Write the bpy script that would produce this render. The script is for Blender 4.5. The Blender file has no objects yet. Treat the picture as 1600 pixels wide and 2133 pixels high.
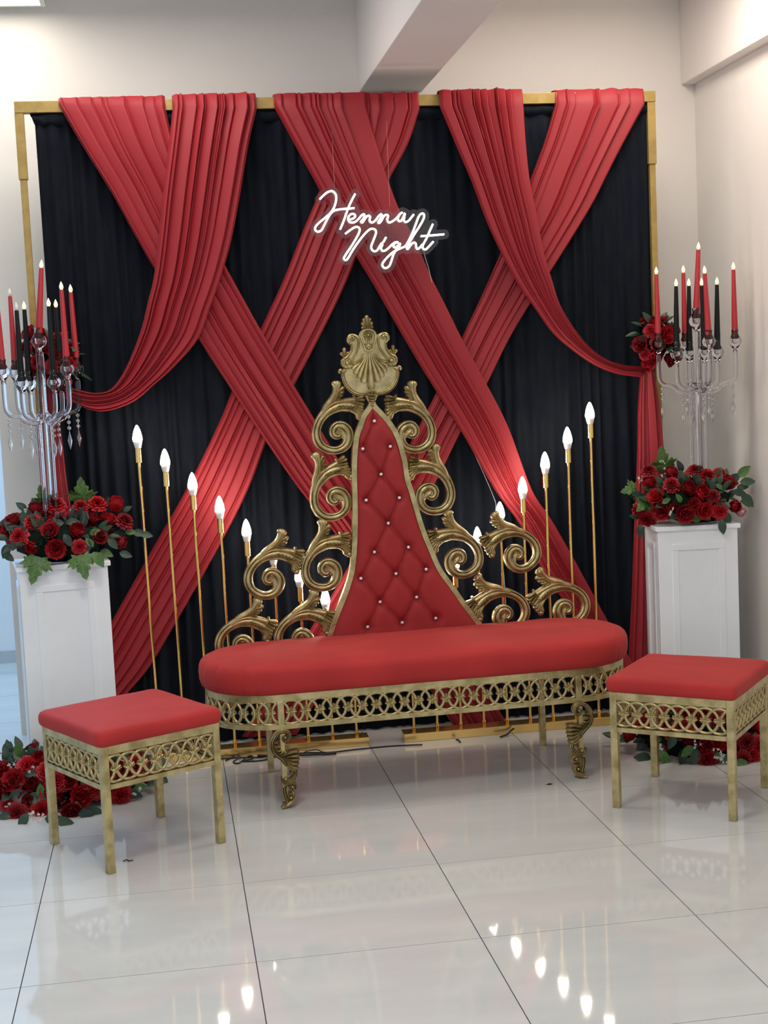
import bpy, bmesh, math, random
from mathutils import Vector, Matrix, Euler
from mathutils import noise as mnoise
PI = math.pi
random.seed(7)
S = bpy.context.scene
COL = S.collection

# ---------------------------------------------------------------- camera
F = 2970.0
cam_rot = Euler((1.474555529993326, 0.046030842159149675, -0.1547481303419031), 'XYZ')
cam_loc = Vector((0.4449376431, -3.6076371667, 1.5088730215))
cd = bpy.data.cameras.new('camera'); cam = bpy.data.objects.new('camera', cd); COL.objects.link(cam)
cam.location = cam_loc; cam.rotation_euler = cam_rot
cd.sensor_fit = 'VERTICAL'; cd.sensor_height = 36.0; cd.lens = F / 2133 * 36.0
cd.clip_start = 0.05; cd.clip_end = 60
S.camera = cam
RM = cam_rot.to_matrix()

# ---------------------------------------------------------------- world, exposure
w = bpy.data.worlds.new('world'); S.world = w; w.use_nodes = True
bg = w.node_tree.nodes['Background']
bg.inputs[0].default_value = (0.86, 0.93, 1.0, 1); bg.inputs[1].default_value = 0.86
S.view_settings.view_transform = 'Standard'; S.view_settings.look = 'None'
S.view_settings.gamma = 1.0; S.view_settings.use_curve_mapping = False
S.view_settings.exposure = 0.03
S.cycles.use_denoising = True
S.cycles.max_bounces = 12; S.cycles.transmission_bounces = 12; S.cycles.transparent_max_bounces = 12
S.cycles.glossy_bounces = 6; S.cycles.diffuse_bounces = 5
S.cycles.caustics_reflective = False; S.cycles.caustics_refractive = False
S.cycles.sample_clamp_indirect = 6.0

def area(loc, size, power, col, rot=(0, 0, 0), sy=None):
    l = bpy.data.lights.new('room_light', 'AREA'); l.energy = power; l.color = col
    l.shape = 'RECTANGLE'; l.size = size; l.size_y = sy or size
    o = bpy.data.objects.new('room_light', l); COL.objects.link(o)
    o.location = loc; o.rotation_euler = rot
    return o
# ceiling lamps of the hall (the nearest one is modelled below), plus an added wall wash
area((0.55, -0.2, 3.08), 0.6, 26, (1.0, 0.93, 0.84))
area((2.30, 1.75, 3.10), 0.6, 16, (1.0, 0.90, 0.78))
area((0.42, 1.72, 3.10), 0.6, 12, (1.0, 0.92, 0.85))  # added unseen light that brightens the back wall
area((0.6, -2.6, 3.08), 1.2, 46, (1.0, 0.96, 0.9))
# cool room behind the wall, at the left
area((-1.0, 3.7, 2.9), 0.9, 60, (0.36, 0.66, 1.0))

# ---------------------------------------------------------------- helpers
def ray(u, v):
    return RM @ Vector(((u - 800) / F, -(v - 1066.5) / F, -1.0))
def atY(u, v, y):
    d = ray(u, v); t = (y - cam_loc.y) / d.y
    return cam_loc + d * t
def atZ(u, v, z=0.0):
    d = ray(u, v); t = (z - cam_loc.z) / d.z
    return cam_loc + d * t

def tag(o, label=None, cat=None, group=None, kind=None):
    if label: o['label'] = label
    if cat: o['category'] = cat
    if group: o['group'] = group
    if kind: o['kind'] = kind
    return o
def empty(name, loc=(0, 0, 0), rz=0.0, parent=None):
    o = bpy.data.objects.new(name, None); COL.objects.link(o)
    o.empty_display_size = 0.1
    o.location = loc; o.rotation_euler = (0, 0, rz)
    if parent: o.parent = parent
    return o
def copy(o, parent, loc=None, rot=None, scale=None):
    c = o.copy(); COL.objects.link(c); c.parent = parent
    if loc is not None: c.location = loc
    if rot is not None: c.rotation_euler = rot
    if scale is not None: c.scale = scale
    return c

class G:
    """collects vertices and faces of one mesh"""
    def __init__(s): s.v = []; s.f = []; s.uv = None
    def add(s, vs, fs):
        n = len(s.v); s.v += [tuple(a) for a in vs]; s.f += [tuple(i + n for i in f) for f in fs]
    def box(s, x0, x1, y0, y1, z0, z1):
        s.add([(x0,y0,z0),(x1,y0,z0),(x1,y1,z0),(x0,y1,z0),(x0,y0,z1),(x1,y0,z1),(x1,y1,z1),(x0,y1,z1)],
              [(0,3,2,1),(4,5,6,7),(0,1,5,4),(1,2,6,5),(2,3,7,6),(3,0,4,7)])
    def lathe(s, prof, n=16, c=(0, 0, 0), cap=True):
        vs = []; fs = []
        for r, z in prof:
            for k in range(n):
                a = 2 * PI * k / n; vs.append((c[0] + r * math.cos(a), c[1] + r * math.sin(a), c[2] + z))
        for i in range(len(prof) - 1):
            for k in range(n):
                fs.append((i*n+k, i*n+(k+1) % n, (i+1)*n+(k+1) % n, (i+1)*n+k))
        if cap:
            fs.append(tuple(range(n))[::-1]); fs.append(tuple((len(prof)-1)*n + k for k in range(n)))
        s.add(vs, fs)
    def tube(s, pts, r, n=8, closed=False, rs=None):
        P = [Vector(p) for p in pts]; vs = []; fs = []; m = len(P)
        up = None
        for i, p in enumerate(P):
            if closed: t = P[(i+1) % m] - P[i-1]
            else: t = P[min(i+1, m-1)] - P[max(i-1, 0)]
            t.normalize()
            if up is None:
                up = Vector((0, 0, 1)) if abs(t.z) < .9 else Vector((0, 1, 0))
            a = t.cross(up)
            if a.length < 1e-5: a = t.orthogonal()
            a.normalize(); b = a.cross(t).normalized(); up = b
            rr = rs[i] if rs else r
            for k in range(n):
                an = 2 * PI * k / n
                vs.append(p + (a * math.cos(an) + b * math.sin(an)) * rr)
        for i in range(m if closed else m - 1):
            j = (i + 1) % m
            for k in range(n):
                fs.append((i*n+k, i*n+(k+1) % n, j*n+(k+1) % n, j*n+k))
        if not closed:
            fs.append(tuple(range(n))[::-1]); fs.append(tuple((m-1)*n + k for k in range(n)))
        s.add(vs, fs)
    def grid(s, rows):
        """rows: list of equal-length point lists"""
        n = len(rows[0]); vs = [p for r in rows for p in r]; fs = []
        for i in range(len(rows) - 1):
            for k in range(n - 1):
                fs.append((i*n+k, i*n+k+1, (i+1)*n+k+1, (i+1)*n+k))
        s.add(vs, fs)
    def build(s, name, mat, parent=None, smooth=False, bevel=0, solid=0, loc=None, rot=None, auto=None):
        me = bpy.data.meshes.new(name); me.from_pydata(s.v, [], s.f)
        bm = bmesh.new(); bm.from_mesh(me)
        bmesh.ops.recalc_face_normals(bm, faces=bm.faces)
        if auto is not None:
            for e in bm.edges:
                if len(e.link_faces) == 2 and e.calc_face_angle(0) > auto: e.smooth = False
            smooth = True
        bm.to_mesh(me); bm.free()
        if smooth: me.shade_smooth() if auto is None else [setattr(p, 'use_smooth', True) for p in me.polygons]
        me.materials.append(mat)
        o = bpy.data.objects.new(name, me); COL.objects.link(o)
        if parent: o.parent = parent
        if loc is not None: o.location = loc
        if rot is not None: o.rotation_euler = rot
        if bevel:
            b = o.modifiers.new('bevel', 'BEVEL'); b.width = bevel; b.segments = 2; b.limit_method = 'ANGLE'
        if solid:
            m = o.modifiers.new('solid', 'SOLIDIFY'); m.thickness = solid; m.offset = 0
        return o

def cr(P, n=6, closed=False):
    """Catmull-Rom through tuples of any size"""
    k = len(P[0]); out = []
    if closed: Q = [P[-1]] + list(P) + [P[0], P[1]]
    else:
        Q = [tuple(2*a-b for a, b in zip(P[0], P[1]))] + list(P) + [tuple(2*a-b for a, b in zip(P[-1], P[-2]))]
    for i in range(1, len(Q) - 2):
        for j in range(n):
            t = j / n; a, b, c, d = Q[i-1], Q[i], Q[i+1], Q[i+2]
            out.append(tuple(.5*((2*b[m])+(-a[m]+c[m])*t+(2*a[m]-5*b[m]+4*c[m]-d[m])*t*t+(-a[m]+3*b[m]-3*c[m]+d[m])*t**3) for m in range(k)))
    if not closed: out.append(tuple(P[-1]))
    return out
def interp(xs, ys, x):
    if x <= xs[0]: return ys[0]
    for i in range(len(xs) - 1):
        if x <= xs[i+1]:
            t = (x - xs[i]) / (xs[i+1] - xs[i]); return ys[i] + (ys[i+1] - ys[i]) * t
    return ys[-1]

# ---------------------------------------------------------------- materials
def mat(name, base, rough=.5, metal=0., **k):
    m = bpy.data.materials.new(name); m.use_nodes = True
    b = m.node_tree.nodes['Principled BSDF']
    b.inputs['Base Color'].default_value = (*base, 1); b.inputs['Roughness'].default_value = rough
    b.inputs['Metallic'].default_value = metal
    for a, v in k.items():
        b.inputs[a.replace('_', ' ')].default_value = v
    return m
def noisy(m, c1, c2, scale, detail=4, bump=0., bscale=None, stretch=(1, 1, 1), lo=.35, hi=.65, rough=None):
    nt = m.node_tree; N = nt.nodes; L = nt.links; b = N['Principled BSDF']
    tc = N.new('ShaderNodeTexCoord'); mp = N.new('ShaderNodeMapping'); mp.inputs['Scale'].default_value = stretch
    L.new(tc.outputs['Object'], mp.inputs[0])
    n = N.new('ShaderNodeTexNoise'); n.inputs['Scale'].default_value = scale; n.inputs['Detail'].default_value = detail
    L.new(mp.outputs[0], n.inputs['Vector'])
    r = N.new('ShaderNodeValToRGB'); r.color_ramp.elements[0].position = lo; r.color_ramp.elements[1].position = hi
    r.color_ramp.elements[0].color = (*c1, 1); r.color_ramp.elements[1].color = (*c2, 1)
    L.new(n.outputs['Fac'], r.inputs[0]); L.new(r.outputs[0], b.inputs['Base Color'])
    if rough:
        mr = N.new('ShaderNodeMapRange'); mr.inputs['To Min'].default_value = rough[0]; mr.inputs['To Max'].default_value = rough[1]
        L.new(n.outputs['Fac'], mr.inputs['Value']); L.new(mr.outputs[0], b.inputs['Roughness'])
    if bump:
        n2 = N.new('ShaderNodeTexNoise'); n2.inputs['Scale'].default_value = bscale or scale * 4; n2.inputs['Detail'].default_value = 3
        L.new(mp.outputs[0], n2.inputs['Vector'])
        bp = N.new('ShaderNodeBump'); bp.inputs['Strength'].default_value = bump; bp.inputs['Distance'].default_value = .01
        L.new(n2.outputs['Fac'], bp.inputs['Height']); L.new(bp.outputs[0], b.inputs['Normal'])
    return m
def emis(name, col, st):
    m = mat(name, col, .4); b = m.node_tree.nodes['Principled BSDF']
    b.inputs['Emission Color'].default_value = (*col, 1); b.inputs['Emission Strength'].default_value = st
    return m
def randhue(m, c1, c2):
    nt = m.node_tree; N = nt.nodes; L = nt.links
    oi = N.new('ShaderNodeObjectInfo'); r = N.new('ShaderNodeValToRGB')
    r.color_ramp.elements[0].color = (*c1, 1); r.color_ramp.elements[1].color = (*c2, 1)
    L.new(oi.outputs['Random'], r.inputs[0]); L.new(r.outputs[0], N['Principled BSDF'].inputs['Base Color'])
    return m

M = {}
M['wall'] = noisy(mat('wall_paint', (.82, .78, .74), .6), (.80, .76, .72), (.84, .80, .76), 1.2, bump=.08, bscale=60)
M['farwall'] = mat('far_wall_paint', (.7, .72, .74), .7)
M['beam'] = noisy(mat('beam_paint', (.66, .60, .585), .6), (.78, .73, .71), (.83, .78, .76), 1.0, bump=.05, bscale=50)
M['skirting'] = mat('skirting', (.45, .46, .47), .5)
M['grout'] = mat('grout', (.035, .04, .05), .8)
M['tile'] = noisy(mat('floor_tile', (.66, .65, .62), .07), (.51, .52, .51), (.585, .59, .575), 3.2, detail=7, stretch=(.6, 2.2, 1), lo=.3, hi=.7, rough=(.02, .07))
M['ceil'] = mat('ceiling_paint', (.75, .73, .7), .8)
M['black'] = noisy(mat('black_cloth', (.007, .009, .014), .95, Specular_IOR_Level=.12), (.0050, .0070, .0120), (.0085, .0105, .0155), 8, stretch=(6, 1, 1))
M['red'] = mat('red_drape_cloth', (.285, .0075, .016), .62, Sheen_Weight=.08, Sheen_Roughness=.4, Sheen_Tint=(1, .3, .3, 1))
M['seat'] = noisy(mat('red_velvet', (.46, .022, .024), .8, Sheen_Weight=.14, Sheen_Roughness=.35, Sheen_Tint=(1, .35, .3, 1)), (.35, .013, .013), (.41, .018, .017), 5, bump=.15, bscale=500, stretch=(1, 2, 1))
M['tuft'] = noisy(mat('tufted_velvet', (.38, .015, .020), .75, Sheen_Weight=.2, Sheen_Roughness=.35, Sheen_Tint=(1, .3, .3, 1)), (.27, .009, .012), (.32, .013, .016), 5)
M['gold'] = noisy(mat('aged_gold_paint', (.42, .34, .16), .36, .8), (.33, .26, .115), (.56, .465, .24), 22, detail=5, bump=.12, bscale=140, rough=(.24, .46))
M['brass'] = mat('polished_brass', (.90, .62, .20), .16, 1.0)
M['strip'] = mat('gold_mirror_strip', (.92, .62, .22), .22, .9)
M['framegold'] = noisy(mat('frame_gold_paint', (.36, .25, .075), .5, .35), (.33, .225, .065), (.40, .28, .09), 30)
M['bulb'] = emis('glowing_bulb', (1.0, .90, .74), 44)
M['collar'] = mat('bulb_collar', (.85, .83, .8), .4)
M['neon'] = emis('neon_tube', (1.0, .955, .86), 2.8)
M['flame'] = emis('candle_flame', (1.0, .80, .45), 1.1)
M['flameoff'] = mat('unlit_flame', (.75, .72, .68), .3)
M['cred'] = mat('red_wax', (.42, .018, .028), .45)
M['cblack'] = mat('black_wax', (.004, .007, .008), .6, Specular_IOR_Level=.25)
M['white'] = noisy(mat('white_paint', (.74, .77, .80), .35), (.80, .84, .88), (.85, .89, .93), 4)
M['acrylic'] = mat('clear_acrylic', (.975, .955, .995), .02, Transmission_Weight=1.0, IOR=1.45)
M['crystal'] = mat('crystal_bead', (1, 1, 1), .0, Transmission_Weight=.9, IOR=1.6)
M['button'] = mat('crystal_button', (.85, .87, .92), .12, .6)
M['cable'] = mat('black_cable', (.012, .012, .014), .5)
M['clear'] = mat('clear_cord', (.6, .6, .6), .3)
M['petal'] = randhue(mat('red_petal', (.35, .01, .02), .6), (.20, .002, .009), (.48, .005, .012))
M['petalpink'] = mat('pink_petal', (.75, .42, .40), .6)
M['leaf'] = randhue(mat('dark_leaf', (.02, .05, .03), .45), (.010, .030, .022), (.032, .075, .038))
M['leafbright'] = noisy(mat('bright_leaf', (.06, .14, .03), .5), (.03, .09, .02), (.10, .20, .045), 14)
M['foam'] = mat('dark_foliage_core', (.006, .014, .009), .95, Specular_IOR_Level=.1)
M['sprig'] = mat('white_sprig', (.75, .75, .68), .6)
M['lamp'] = emis('ceiling_diffuser', (1.0, .93, .80), 6)
M['lampframe'] = mat('lamp_frame', (.6, .66, .6), .4)
m = bpy.data.materials.new('acrylic_sheet'); m.use_nodes = True
nt = m.node_tree; nt.nodes.clear()
out = nt.nodes.new('ShaderNodeOutputMaterial'); tr = nt.nodes.new('ShaderNodeBsdfTransparent'); gl = nt.nodes.new('ShaderNodeBsdfGlossy')
df = nt.nodes.new('ShaderNodeBsdfTranslucent'); mx0 = nt.nodes.new('ShaderNodeMixShader'); mx = nt.nodes.new('ShaderNodeMixShader'); fr = nt.nodes.new('ShaderNodeFresnel')
tr.inputs[0].default_value = (.93, .93, .92, 1); gl.inputs['Roughness'].default_value = .02; df.inputs[0].default_value = (.9, .9, .85, 1)
mx0.inputs[0].default_value = .13; nt.links.new(tr.outputs[0], mx0.inputs[1]); nt.links.new(df.outputs[0], mx0.inputs[2])
nt.links.new(fr.outputs[0], mx.inputs[0]); nt.links.new(mx0.outputs[0], mx.inputs[1]); nt.links.new(gl.outputs[0], mx.inputs[2]); nt.links.new(mx.outputs[0], out.inputs[0])
M['sheet'] = m

# ---------------------------------------------------------------- the room
T = .6
fl = G(); fl.box(-2.4, 4.2, -5.4, 5.4, -.06, -.003)
floor = tag(fl.build('floor', M['grout']), kind='structure')
tl = G(); e = .0014; tl.box(e, T - e, e, T - e, -.002, 0.0)
tile0 = None
for i in range(-4, 7):
    for j in range(-6, 9):
        if tile0 is None:
            tile0 = tl.build('tile', M['tile'], floor, loc=(i*T, j*T, 0))
        else: copy(tile0, floor, loc=(i*T, j*T, 0))

def sbox(name, b, m, bevel=0, parent=None):
    g = G(); g.box(*b); o = g.build(name, m, parent, bevel=bevel)
    if not parent: tag(o, kind='structure')
    return o
sbox('wall_back', (-.255, 3.15, 2.75, 2.95, 0, 3.18), M['wall'])
sbox('wall_right', (2.93, 3.1, -2.0, 2.75, 0, 3.18), M['wall'])
sbox('wall_far', (-2.4, 1.2, 4.5, 4.6, 0, 3.18), M['farwall'])
sbox('wall_left', (-2.5, -2.4, -2.0, 4.6, 0, 3.18), M['farwall'])
sbox('baseboard_far', (-2.4, 1.2, 4.488, 4.5, 0, .07), M['skirting'])
sbox('ceiling', (-2.5, 3.15, -3.0, 4.6, 3.18, 3.28), M['ceil'])
sbox('trim_1', (1.383, 1.667, -2.6, 2.75, 2.749, 3.18), M['beam'], .004)
sbox('trim_2', (2.867, 2.93, -2.0, 2.75, 2.758, 3.18), M['beam'], .004)

cl = tag(empty('ceiling_light', (-.26, 2.33, 3.18)), 'bright square ceiling light in the top left corner of the picture', 'ceiling light')
g = G()
for a in ((-.325, .325, -.325, -.305), (-.325, .325, .305, .325), (-.325, -.305, -.305, .305), (.305, .325, -.305, .305)): g.box(*a, -.08, 0)
g.build('frame', M['lampframe'], cl)
g = G(); g.box(-.305, .305, -.305, .305, -.076, -.02); g.build('diffuser', M['lamp'], cl)
NEON = [[(666.2,415.0),(674.0,407.0),(683.0,400.0),(692.0,398.0),(699.0,404.0),(700.5,413.0),(699.0,423.0),(695.0,434.0),(688.0,444.0),(678.0,453.0),(667.0,462.0),(659.0,470.0),(656.5,476.0),(658.5,481.0),(664.0,482.5),(670.0,479.0),(675.0,470.0),(681.0,458.0),(688.0,446.0),(696.0,439.0),(708.0,436.0),(725.0,434.5),(738.5,433.5)],[(740.0,403.5),(732.0,419.0),(726.0,432.0),(721.0,446.0),(715.0,463.0),(708.5,478.0)],[(728.0,457.5),(735.0,455.5),(740.0,451.0),(738.5,446.5),(733.0,445.5),(727.0,450.0),(725.5,457.0),(729.0,462.5),(735.0,463.5),(741.0,461.5),(747.0,456.0),(753.0,449.0),(758.0,446.0),(759.5,450.0),(756.0,457.0),(752.0,461.5),(755.0,463.5),(759.0,458.0),(764.0,451.0),(769.0,449.0),(771.2,452.5),(770.0,458.0),(772.0,462.5),(777.0,463.0),(783.0,458.0),(789.0,450.0),(794.0,446.0),(795.5,450.0),(792.0,456.5),(788.0,462.5),(790.5,464.5),(795.0,459.0),(800.0,450.0),(806.0,447.2),(808.8,450.5),(806.8,456.0),(808.5,462.0),(813.0,463.2),(820.0,459.5),(827.0,453.5),(833.0,446.0),(838.5,442.2)],[(838.5,442.2),(833.0,446.2),(829.0,455.0),(831.0,460.2),(835.5,460.2),(840.0,453.0),(843.5,444.0),(842.5,452.0),(841.5,458.5),(845.0,462.5),(851.0,460.0),(857.0,453.0),(862.0,446.5)],[(719.5,487.0),(730.0,479.0),(739.0,473.5),(746.0,473.0),(749.5,478.0),(747.5,486.0),(740.0,500.0),(730.0,516.0),(720.0,531.0),(716.5,538.0),(720.0,542.0),(725.0,538.0),(733.0,524.0),(743.0,509.0),(755.0,493.0),(766.0,481.0),(774.0,476.5),(781.0,478.0),(783.5,484.0),(781.0,493.0),(777.0,503.0),(773.5,513.0),(775.0,520.0),(781.0,523.5),(787.0,520.0),(792.0,511.0),(796.0,506.0),(796.5,510.0),(794.0,517.0),(797.0,522.5),(803.0,521.5),(810.0,516.0),(817.0,509.0),(824.0,504.5),(830.0,504.5)],[(830.0,504.5),(822.5,507.0),(819.5,512.0),(823.0,515.5),(829.0,512.0),(833.5,507.0),(832.5,512.0),(829.0,518.0),(818.0,526.0),(807.0,536.0),(798.0,547.0),(797.0,554.0),(803.0,558.5),(811.0,554.0),(816.0,542.0),(820.0,530.0),(825.0,522.0),(833.0,518.0),(842.0,514.0),(848.0,508.0),(859.0,486.0),(866.0,468.0),(873.0,450.0),(880.0,444.5),(884.0,449.0),(881.0,459.0),(873.0,473.0),(862.0,490.0),(853.0,505.0),(848.0,515.0),(849.5,519.0),(854.5,512.0),(861.0,505.5),(866.0,507.0),(867.0,513.0),(869.0,518.5),(874.0,516.5),(880.0,509.0)],[(804.5,494.0),(798.5,504.5)],[(902.0,466.5),(895.0,482.0),(890.0,494.0),(882.0,509.0),(880.5,515.5),(886.0,520.0),(893.0,514.0),(903.0,503.0)],[(876.5,492.0),(900.0,490.2),(925.5,488.0)]]
SHEET = [(688.0,387.5),(685.0,388.0),(682.0,389.0),(678.6,390.5),(675.9,392.0),(673.0,394.1),(670.0,396.5),(668.3,398.0),(665.5,400.6),(663.6,402.5),(661.0,405.2),(659.4,407.0),(657.0,410.0),(655.9,413.0),(656.0,417.5),(657.3,420.5),(659.5,423.1),(662.5,424.8),(665.5,425.5),(669.3,425.0),(672.3,423.5),(674.5,421.5),(676.8,419.0),(679.0,416.7),(681.3,414.5),(683.5,412.6),(686.5,410.1),(689.5,408.8),(690.0,413.0),(689.5,417.5),(688.8,420.5),(687.9,423.5),(686.5,427.4),(685.0,430.4),(683.5,432.8),(681.5,435.5),(679.0,438.2),(677.1,440.0),(674.5,442.2),(671.8,444.5),(670.0,446.0),(667.0,448.5),(664.4,450.5),(662.5,452.1),(659.5,454.7),(657.5,456.5),(655.0,458.8),(652.9,461.0),(650.5,463.8),(649.0,466.1),(647.5,469.0),(646.3,473.0),(646.0,477.5),(647.0,482.0),(648.4,485.0),(650.5,487.8),(652.3,489.5),(655.0,491.1),(658.7,492.5),(662.5,493.1),(667.0,492.6),(670.0,491.6),(673.0,490.0),(675.8,488.0),(677.5,486.3),(679.7,483.5),(681.5,480.5),(683.0,477.5),(684.5,474.5),(686.0,471.5),(687.4,468.5),(688.9,465.5),(690.5,462.5),(692.1,459.5),(693.7,456.5),(695.5,453.5),(697.0,451.5),(699.7,449.0),(703.0,447.6),(706.0,446.9),(709.4,447.5),(708.4,450.5),(707.3,453.5),(706.0,457.3),(704.5,461.0),(703.2,464.0),(701.9,467.0),(700.6,470.0),(699.3,473.0),(698.2,476.0),(698.3,480.5),(699.6,483.5),(701.5,485.8),(704.5,487.7),(707.5,488.5),(709.8,491.0),(711.7,494.0),(713.5,495.6),(716.5,497.1),(721.0,497.4),(724.0,496.5),(727.0,494.5),(729.5,492.5),(731.5,491.0),(733.0,491.3),(731.4,494.0),(729.6,497.0),(727.8,500.0),(725.9,503.0),(724.0,506.0),(722.5,508.3),(721.0,510.6),(719.1,513.5),(717.1,516.5),(715.1,519.5),(713.5,521.8),(712.0,524.1),(710.1,527.0),(708.3,530.0),(706.9,533.0),(706.0,537.5),(706.6,542.0),(707.9,545.0),(710.2,548.0),(712.0,549.6),(715.0,551.4),(719.5,552.5),(724.0,551.9),(727.0,550.5),(730.0,548.2),(731.6,546.5),(733.9,543.5),(735.7,540.5),(737.4,537.5),(739.0,534.6),(740.5,531.9),(742.0,529.4),(743.5,527.0),(745.4,524.0),(747.4,521.0),(749.5,518.0),(751.0,515.8),(752.6,513.5),(754.8,510.5),(757.0,507.5),(758.5,505.4),(760.3,503.0),(762.8,500.0),(764.5,497.9),(766.6,495.5),(768.1,497.0),(766.9,500.0),(765.7,503.0),(764.5,506.1),(763.3,510.5),(762.9,513.5),(763.0,516.5),(763.9,521.0),(765.2,524.0),(767.2,527.0),(769.0,528.9),(772.0,531.2),(775.0,532.8),(778.0,533.7),(782.5,533.9),(786.4,533.0),(789.5,531.5),(791.6,531.5),(795.1,533.0),(793.1,536.0),(791.5,537.9),(789.7,540.5),(788.0,543.5),(786.8,546.5),(786.1,551.0),(786.5,555.5),(787.5,558.5),(789.3,561.5),(791.5,563.9),(794.1,566.0),(796.7,567.5),(800.5,568.7),(805.0,568.8),(809.5,567.7),(812.5,566.3),(815.1,564.5),(817.0,562.9),(819.6,560.0),(821.5,557.0),(822.8,554.0),(823.9,551.0),(825.0,548.0),(826.1,545.0),(827.5,540.6),(828.4,537.5),(829.5,534.5),(830.9,531.5),(833.5,529.1),(836.5,527.9),(839.5,526.7),(842.5,527.3),(845.5,528.9),(850.0,529.5),(853.9,528.5),(856.3,527.0),(859.0,524.1),(862.0,526.3),(865.0,528.2),(868.0,529.0),(872.5,528.9),(875.5,527.9),(878.7,528.5),(882.2,530.0),(886.0,530.5),(889.2,530.0),(892.7,528.5),(895.0,526.9),(898.0,524.0),(899.5,522.4),(902.3,519.5),(904.0,517.6),(906.3,515.0),(908.5,512.6),(910.3,510.5),(912.5,507.5),(913.4,504.5),(913.2,500.0),(917.5,499.2),(922.0,498.8),(925.0,498.5),(929.5,497.7),(932.5,495.8),(934.1,494.0),(935.6,491.0),(935.9,486.5),(935.0,483.5),(932.8,480.5),(930.9,479.0),(926.5,477.5),(922.0,477.9),(917.5,478.3),(913.0,478.6),(908.5,478.9),(909.2,476.0),(910.6,473.0),(911.9,470.0),(912.5,465.5),(911.5,462.1),(909.8,459.5),(907.0,457.3),(904.0,456.2),(899.5,456.3),(896.5,457.6),(894.2,459.5),(892.7,458.0),(893.7,455.0),(894.5,450.5),(894.1,446.0),(893.1,443.0),(891.4,440.0),(889.0,437.4),(886.2,435.5),(883.0,434.3),(878.5,434.1),(874.0,435.4),(871.0,437.0),(868.0,437.9),(865.0,436.4),(860.5,436.1),(857.5,437.0),(854.5,439.2),(851.5,437.2),(849.6,435.5),(846.6,434.0),(842.5,432.5),(839.5,431.7),(835.0,432.3),(832.0,433.9),(829.3,435.5),(827.3,437.0),(824.5,439.7),(823.0,441.6),(820.8,444.5),(818.5,446.1),(817.0,443.1),(815.5,441.1),(812.5,438.6),(809.5,437.3),(806.5,436.7),(802.9,437.0),(799.6,437.0),(796.0,435.7),(791.5,435.8),(788.3,437.0),(785.5,438.8),(782.6,441.5),(781.0,443.2),(779.2,444.5),(776.7,441.5),(774.5,440.0),(770.5,438.6),(767.5,438.5),(765.7,438.5),(763.0,436.7),(758.5,435.5),(754.0,436.1),(751.0,437.5),(748.8,435.5),(748.7,431.0),(747.4,428.0),(745.0,425.3),(742.0,423.6),(742.2,422.0),(743.8,419.0),(745.3,416.0),(746.9,413.0),(748.4,410.0),(749.9,407.0),(750.5,402.5),(749.5,399.1),(747.8,396.5),(745.0,394.3),(742.0,393.2),(737.5,393.3),(734.5,394.6),(732.2,396.5),(730.3,399.5),(728.8,402.5),(727.2,405.5),(725.6,408.5),(724.0,411.5),(722.5,414.5),(721.1,417.5),(719.6,420.5),(718.2,423.5),(715.0,424.7),(711.7,425.0),(709.7,423.5),(710.5,419.2),(710.9,416.0),(711.0,411.5),(710.7,407.0),(710.2,404.0),(709.0,400.6),(707.5,397.8),(705.4,395.0),(703.0,392.5),(700.4,390.5),(697.8,389.0),(694.0,387.7),(691.0,387.3)]
# ---------------------------------------------------------------- backdrop frame and curtain
YF = 2.32
fr = tag(empty('backdrop_frame', (1.26, YF, 0)), 'tall matte gold metal frame that carries the curtain and drapes', 'frame')
g = G(); g.box(-1.322, 1.322, -.02, .02, 2.603, 2.648); g.build('crossbar', M['framegold'], fr, bevel=.002)
for x in (-1.306, 1.303):
    g = G(); g.box(x-.0175, x+.0175, -.0175, .0175, 2.345, 2.603); g.build('sleeve', M['framegold'], fr, bevel=.002)
    g = G(); g.box(x-.013, x+.013, -.013, .013, .01, 2.345); p = g.build('pole', M['framegold'], fr, bevel=.002)
    g = G(); g.box(x-.012, x+.012, -.09, .25, 0, .012); g.build('foot', M['framegold'], fr, bevel=.002)

def folds(n, seed, lo=.6, hi=1.5):
    r = random.Random(seed); b = [0.0]
    for _ in range(n): b.append(b[-1] + lo + (hi - lo) * r.random() ** 1.6)
    return [q / b[-1] for q in b]
rows = []; nx = 560; bnd = folds(44, 3); rr = random.Random(11)
amp = [rr.uniform(.5, 1.2) for _ in bnd]
for j in range(26):
    t = j / 25; row = []
    for i in range(nx + 1):
        s = i / nx; k = 0
        k = interp(bnd, list(range(len(bnd))), s)
        a = amp[int(k) % len(amp)]
        sh = .15 * math.sin(k * 1.7 + t * 2.2)
        y = a * (.5 - .5 * math.cos(2 * PI * (k + sh))) * (.014 + .012 * t)
        x0 = .012 + .005 * t; x1 = 2.552
        row.append((x0 + (x1 - x0) * s, 2.33 - y + .004 * math.sin(9 * t + 5 * s), 2.572 * (1 - t) + .006))
    rows.append(row)
g = G(); g.grid(rows); cu = g.build('curtain', M['black'], None, smooth=True, solid=.002)
tag(cu, 'full-width pleated black curtain hanging behind the red drapes', 'curtain')
rows = []
for j in range(9):
    t = j / 8; row = []
    for i in range(240):
        s = i / 239; x = -.006 + 2.562 * s
        nz = mnoise.noise(Vector((x * 14, t * 3, 2)))
        row.append((x + .02 * t * (1 if s < .02 else 0), 2.325 - .02 * math.sin(PI * t) - .007 * nz, 2.605 - .052 * t + .004 * nz))
    rows.append(row)
g = G(); g.grid(rows); h = g.build('header', M['black'], cu, smooth=True, solid=.002)

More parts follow.
